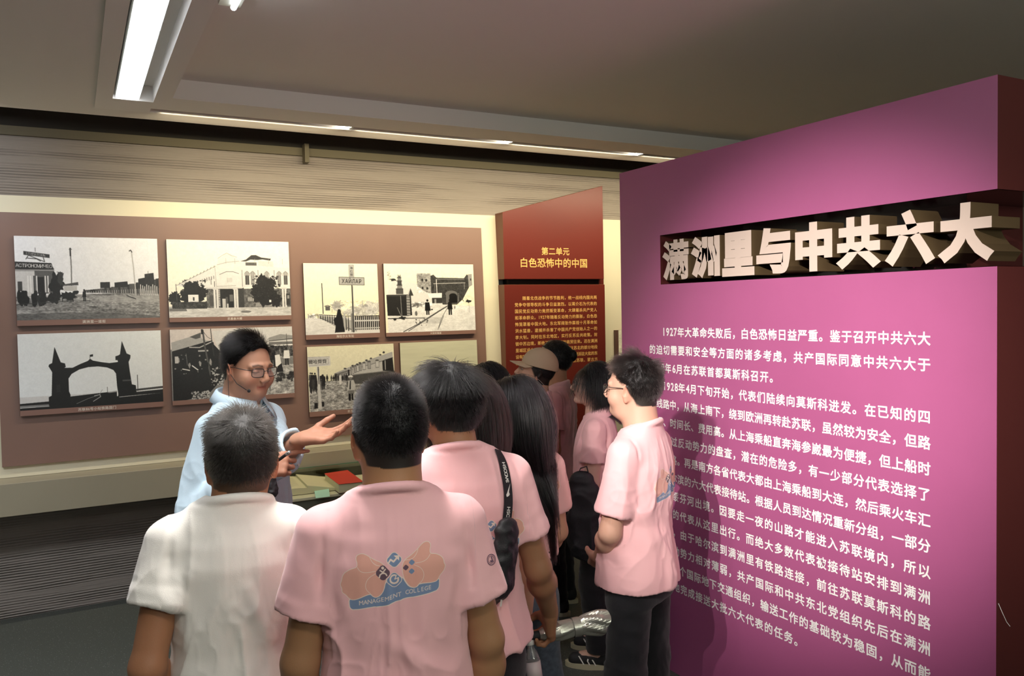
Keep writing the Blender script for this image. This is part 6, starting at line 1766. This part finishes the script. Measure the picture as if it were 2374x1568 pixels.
V = Vol(kp - .06, kp + .06, .0025); V.cone(kp + (0, 0, .010), kp + (.002, 0, -.028), .020, .024, 0, flat=((0, 1, 0), .6)); V.ell(kp + (.004, -.003, .026), (.010, .009, .012), .006); V.ell(kp + (-.012, -.003, .018), (.010, .009, .010), .004)
v, q = V.mesh(); v = v + vnormals(v, q) * (vnoise(v * 110, 2) * .0022)[:, None]
link('pouch_body', np_mesh('pouch_body', v, q), mat('black nylon', None), pc)
link('cord', MB().tube([kp + (.003, 0, .03), kp + (.001, 0, .045), kp + (.0, 0, .062)], .0013, 6).mesh('cord'), M_STRAP, pc)

# baseball cap
h2b = G_['h2b']
V = Vol((-.12, -.14, .02), (.12, .22, .26), .0032)
V.ell((0, -.012, .118), (.090, .108, .104), 0)
V.cut(lambda X, Y, Z: (Z - F32(.108) - F32(.06) * Y) + 0 * X + 0 * Y, (-.2, -.2, 0), (.2, .25, .14), .003)
V.ell((0, -.012, .110), (.083, .100, .098), .003, cut=True)
v, q = V.mesh(); M_CAP = mat('beige cotton twill', lin((196, 170, 140)), .8, bump=.3, bscale=600)
link_local('cap_crown', np_mesh('cap_crown', h2b(v), q), M_CAP, G_['root'])
cv = []; nx = 14; ny = 8
for i in range(nx + 1):
    for j in range(ny + 1):
        a = math.radians(-62 + 124 * i / nx); r_ = j / ny
        bx = .082 * math.sin(a); by = -.012 + .100 * math.cos(a)
        x = bx * (1 + .05 * r_); y = by + r_ * .075 * math.cos(a * 1.1) ** .6
        z = .124 - .010 * r_ - (x / .08) ** 2 * .022
        cv.append(h2b((x, y, z)))
f = [(i * (ny + 1) + j, (i + 1) * (ny + 1) + j, (i + 1) * (ny + 1) + j + 1, i * (ny + 1) + j + 1) for i in range(nx) for j in range(ny)]
o = link_local('cap_brim', mesh('cap_brim', cv, f), M_CAP, G_['root'], smooth=True)
md = o.modifiers.new('s', 'SOLIDIFY'); md.thickness = .004; md.offset = 0
link_local('cap_button', MB().tube([h2b((0, -.012, .218)), h2b((0, -.012, .225))], .007, 10).mesh('cap_button'), M_CAP, G_['root'])

# black tote hanging from the forearm of I
tp = at(1352, 1175, 4.0)
tb = empty('tote_bag', tuple(tp - (0, 0, .2)), 0, 'soft black bag hanging from the forearm of the woman in glasses', 'bag')
V = Vol(tp - .32, tp + .32, .007)
sd = unit(np.array([.75, -.55, 0])); nb_ = np.cross(sd, (0, 0, 1))
V.cone(tp + (0, 0, .12) - sd * .01, tp + (0, 0, -.17), .060, .088, 0, flat=(nb_, .5)); V.cone(tp + (0, 0, .06) + sd * .03, tp + sd * .03 + (0, 0, -.20), .05, .06, .03, flat=(nb_, .5))
v, q = V.mesh(); n = vnormals(v, q); v = v + n * (cloth_noise(v * 1.4, .02, 3, -1, 4, 9, 2))[:, None]
link('bag_body', np_mesh('bag_body', v, q), mat('black nylon', None), tb)
link('bag_strap', MB().ribbon([tp + (0, 0, .12) - sd * .04, tp + (0, 0, .19) - sd * .01, tp + (0, 0, .20) + sd * .02, tp + (0, 0, .12) + sd * .04], [nb_] * 4, .02, .004).mesh('bag_strap'), M_STRAP, tb)

# small round emblem printed on the right sleeve of B
bvB = bvh_of(B_)
def decal(name, cx, cy, polys, m, parent):
    V_ = []; F_ = []
    for pts in polys:
        hs_ = [cast(bvB, cx + x, cy + y, .0015)[0] for x, y in pts]
        if any(h is None for h in hs_): continue
        n0 = len(V_); V_ += hs_; F_.append(tuple(range(n0, n0 + len(hs_))))
    if V_:
        o = link(name, mesh(name, V_, F_), m, None); o.parent = parent
        o.matrix_parent_inverse = Matrix.LocRotScale(parent.location, parent.rotation_euler, None).inverted()
def ring_q(r0, r1, ky, n=20):
    out = []
    for i in range(n):
        a, b = 2 * math.pi * i / n, 2 * math.pi * (i + 1) / n
        out.append([(r0 * math.cos(a), ky * r0 * math.sin(a)), (r1 * math.cos(a), ky * r1 * math.sin(a)), (r1 * math.cos(b), ky * r1 * math.sin(b)), (r0 * math.cos(b), ky * r0 * math.sin(b))])
    return out
decal('sleeve_emblem', 1138, 1298, ring_q(8.6, 10, 1.35) + ring_q(6.2, 7, 1.35) + [[(-1, -7), (1.5, -7), (4, 3), (2, 4)], [(-3, 2), (4, 1), (5, 5), (-1, 7)]], mat('grey violet emblem ink', lin((110, 84, 104)), .7), B_['root'])
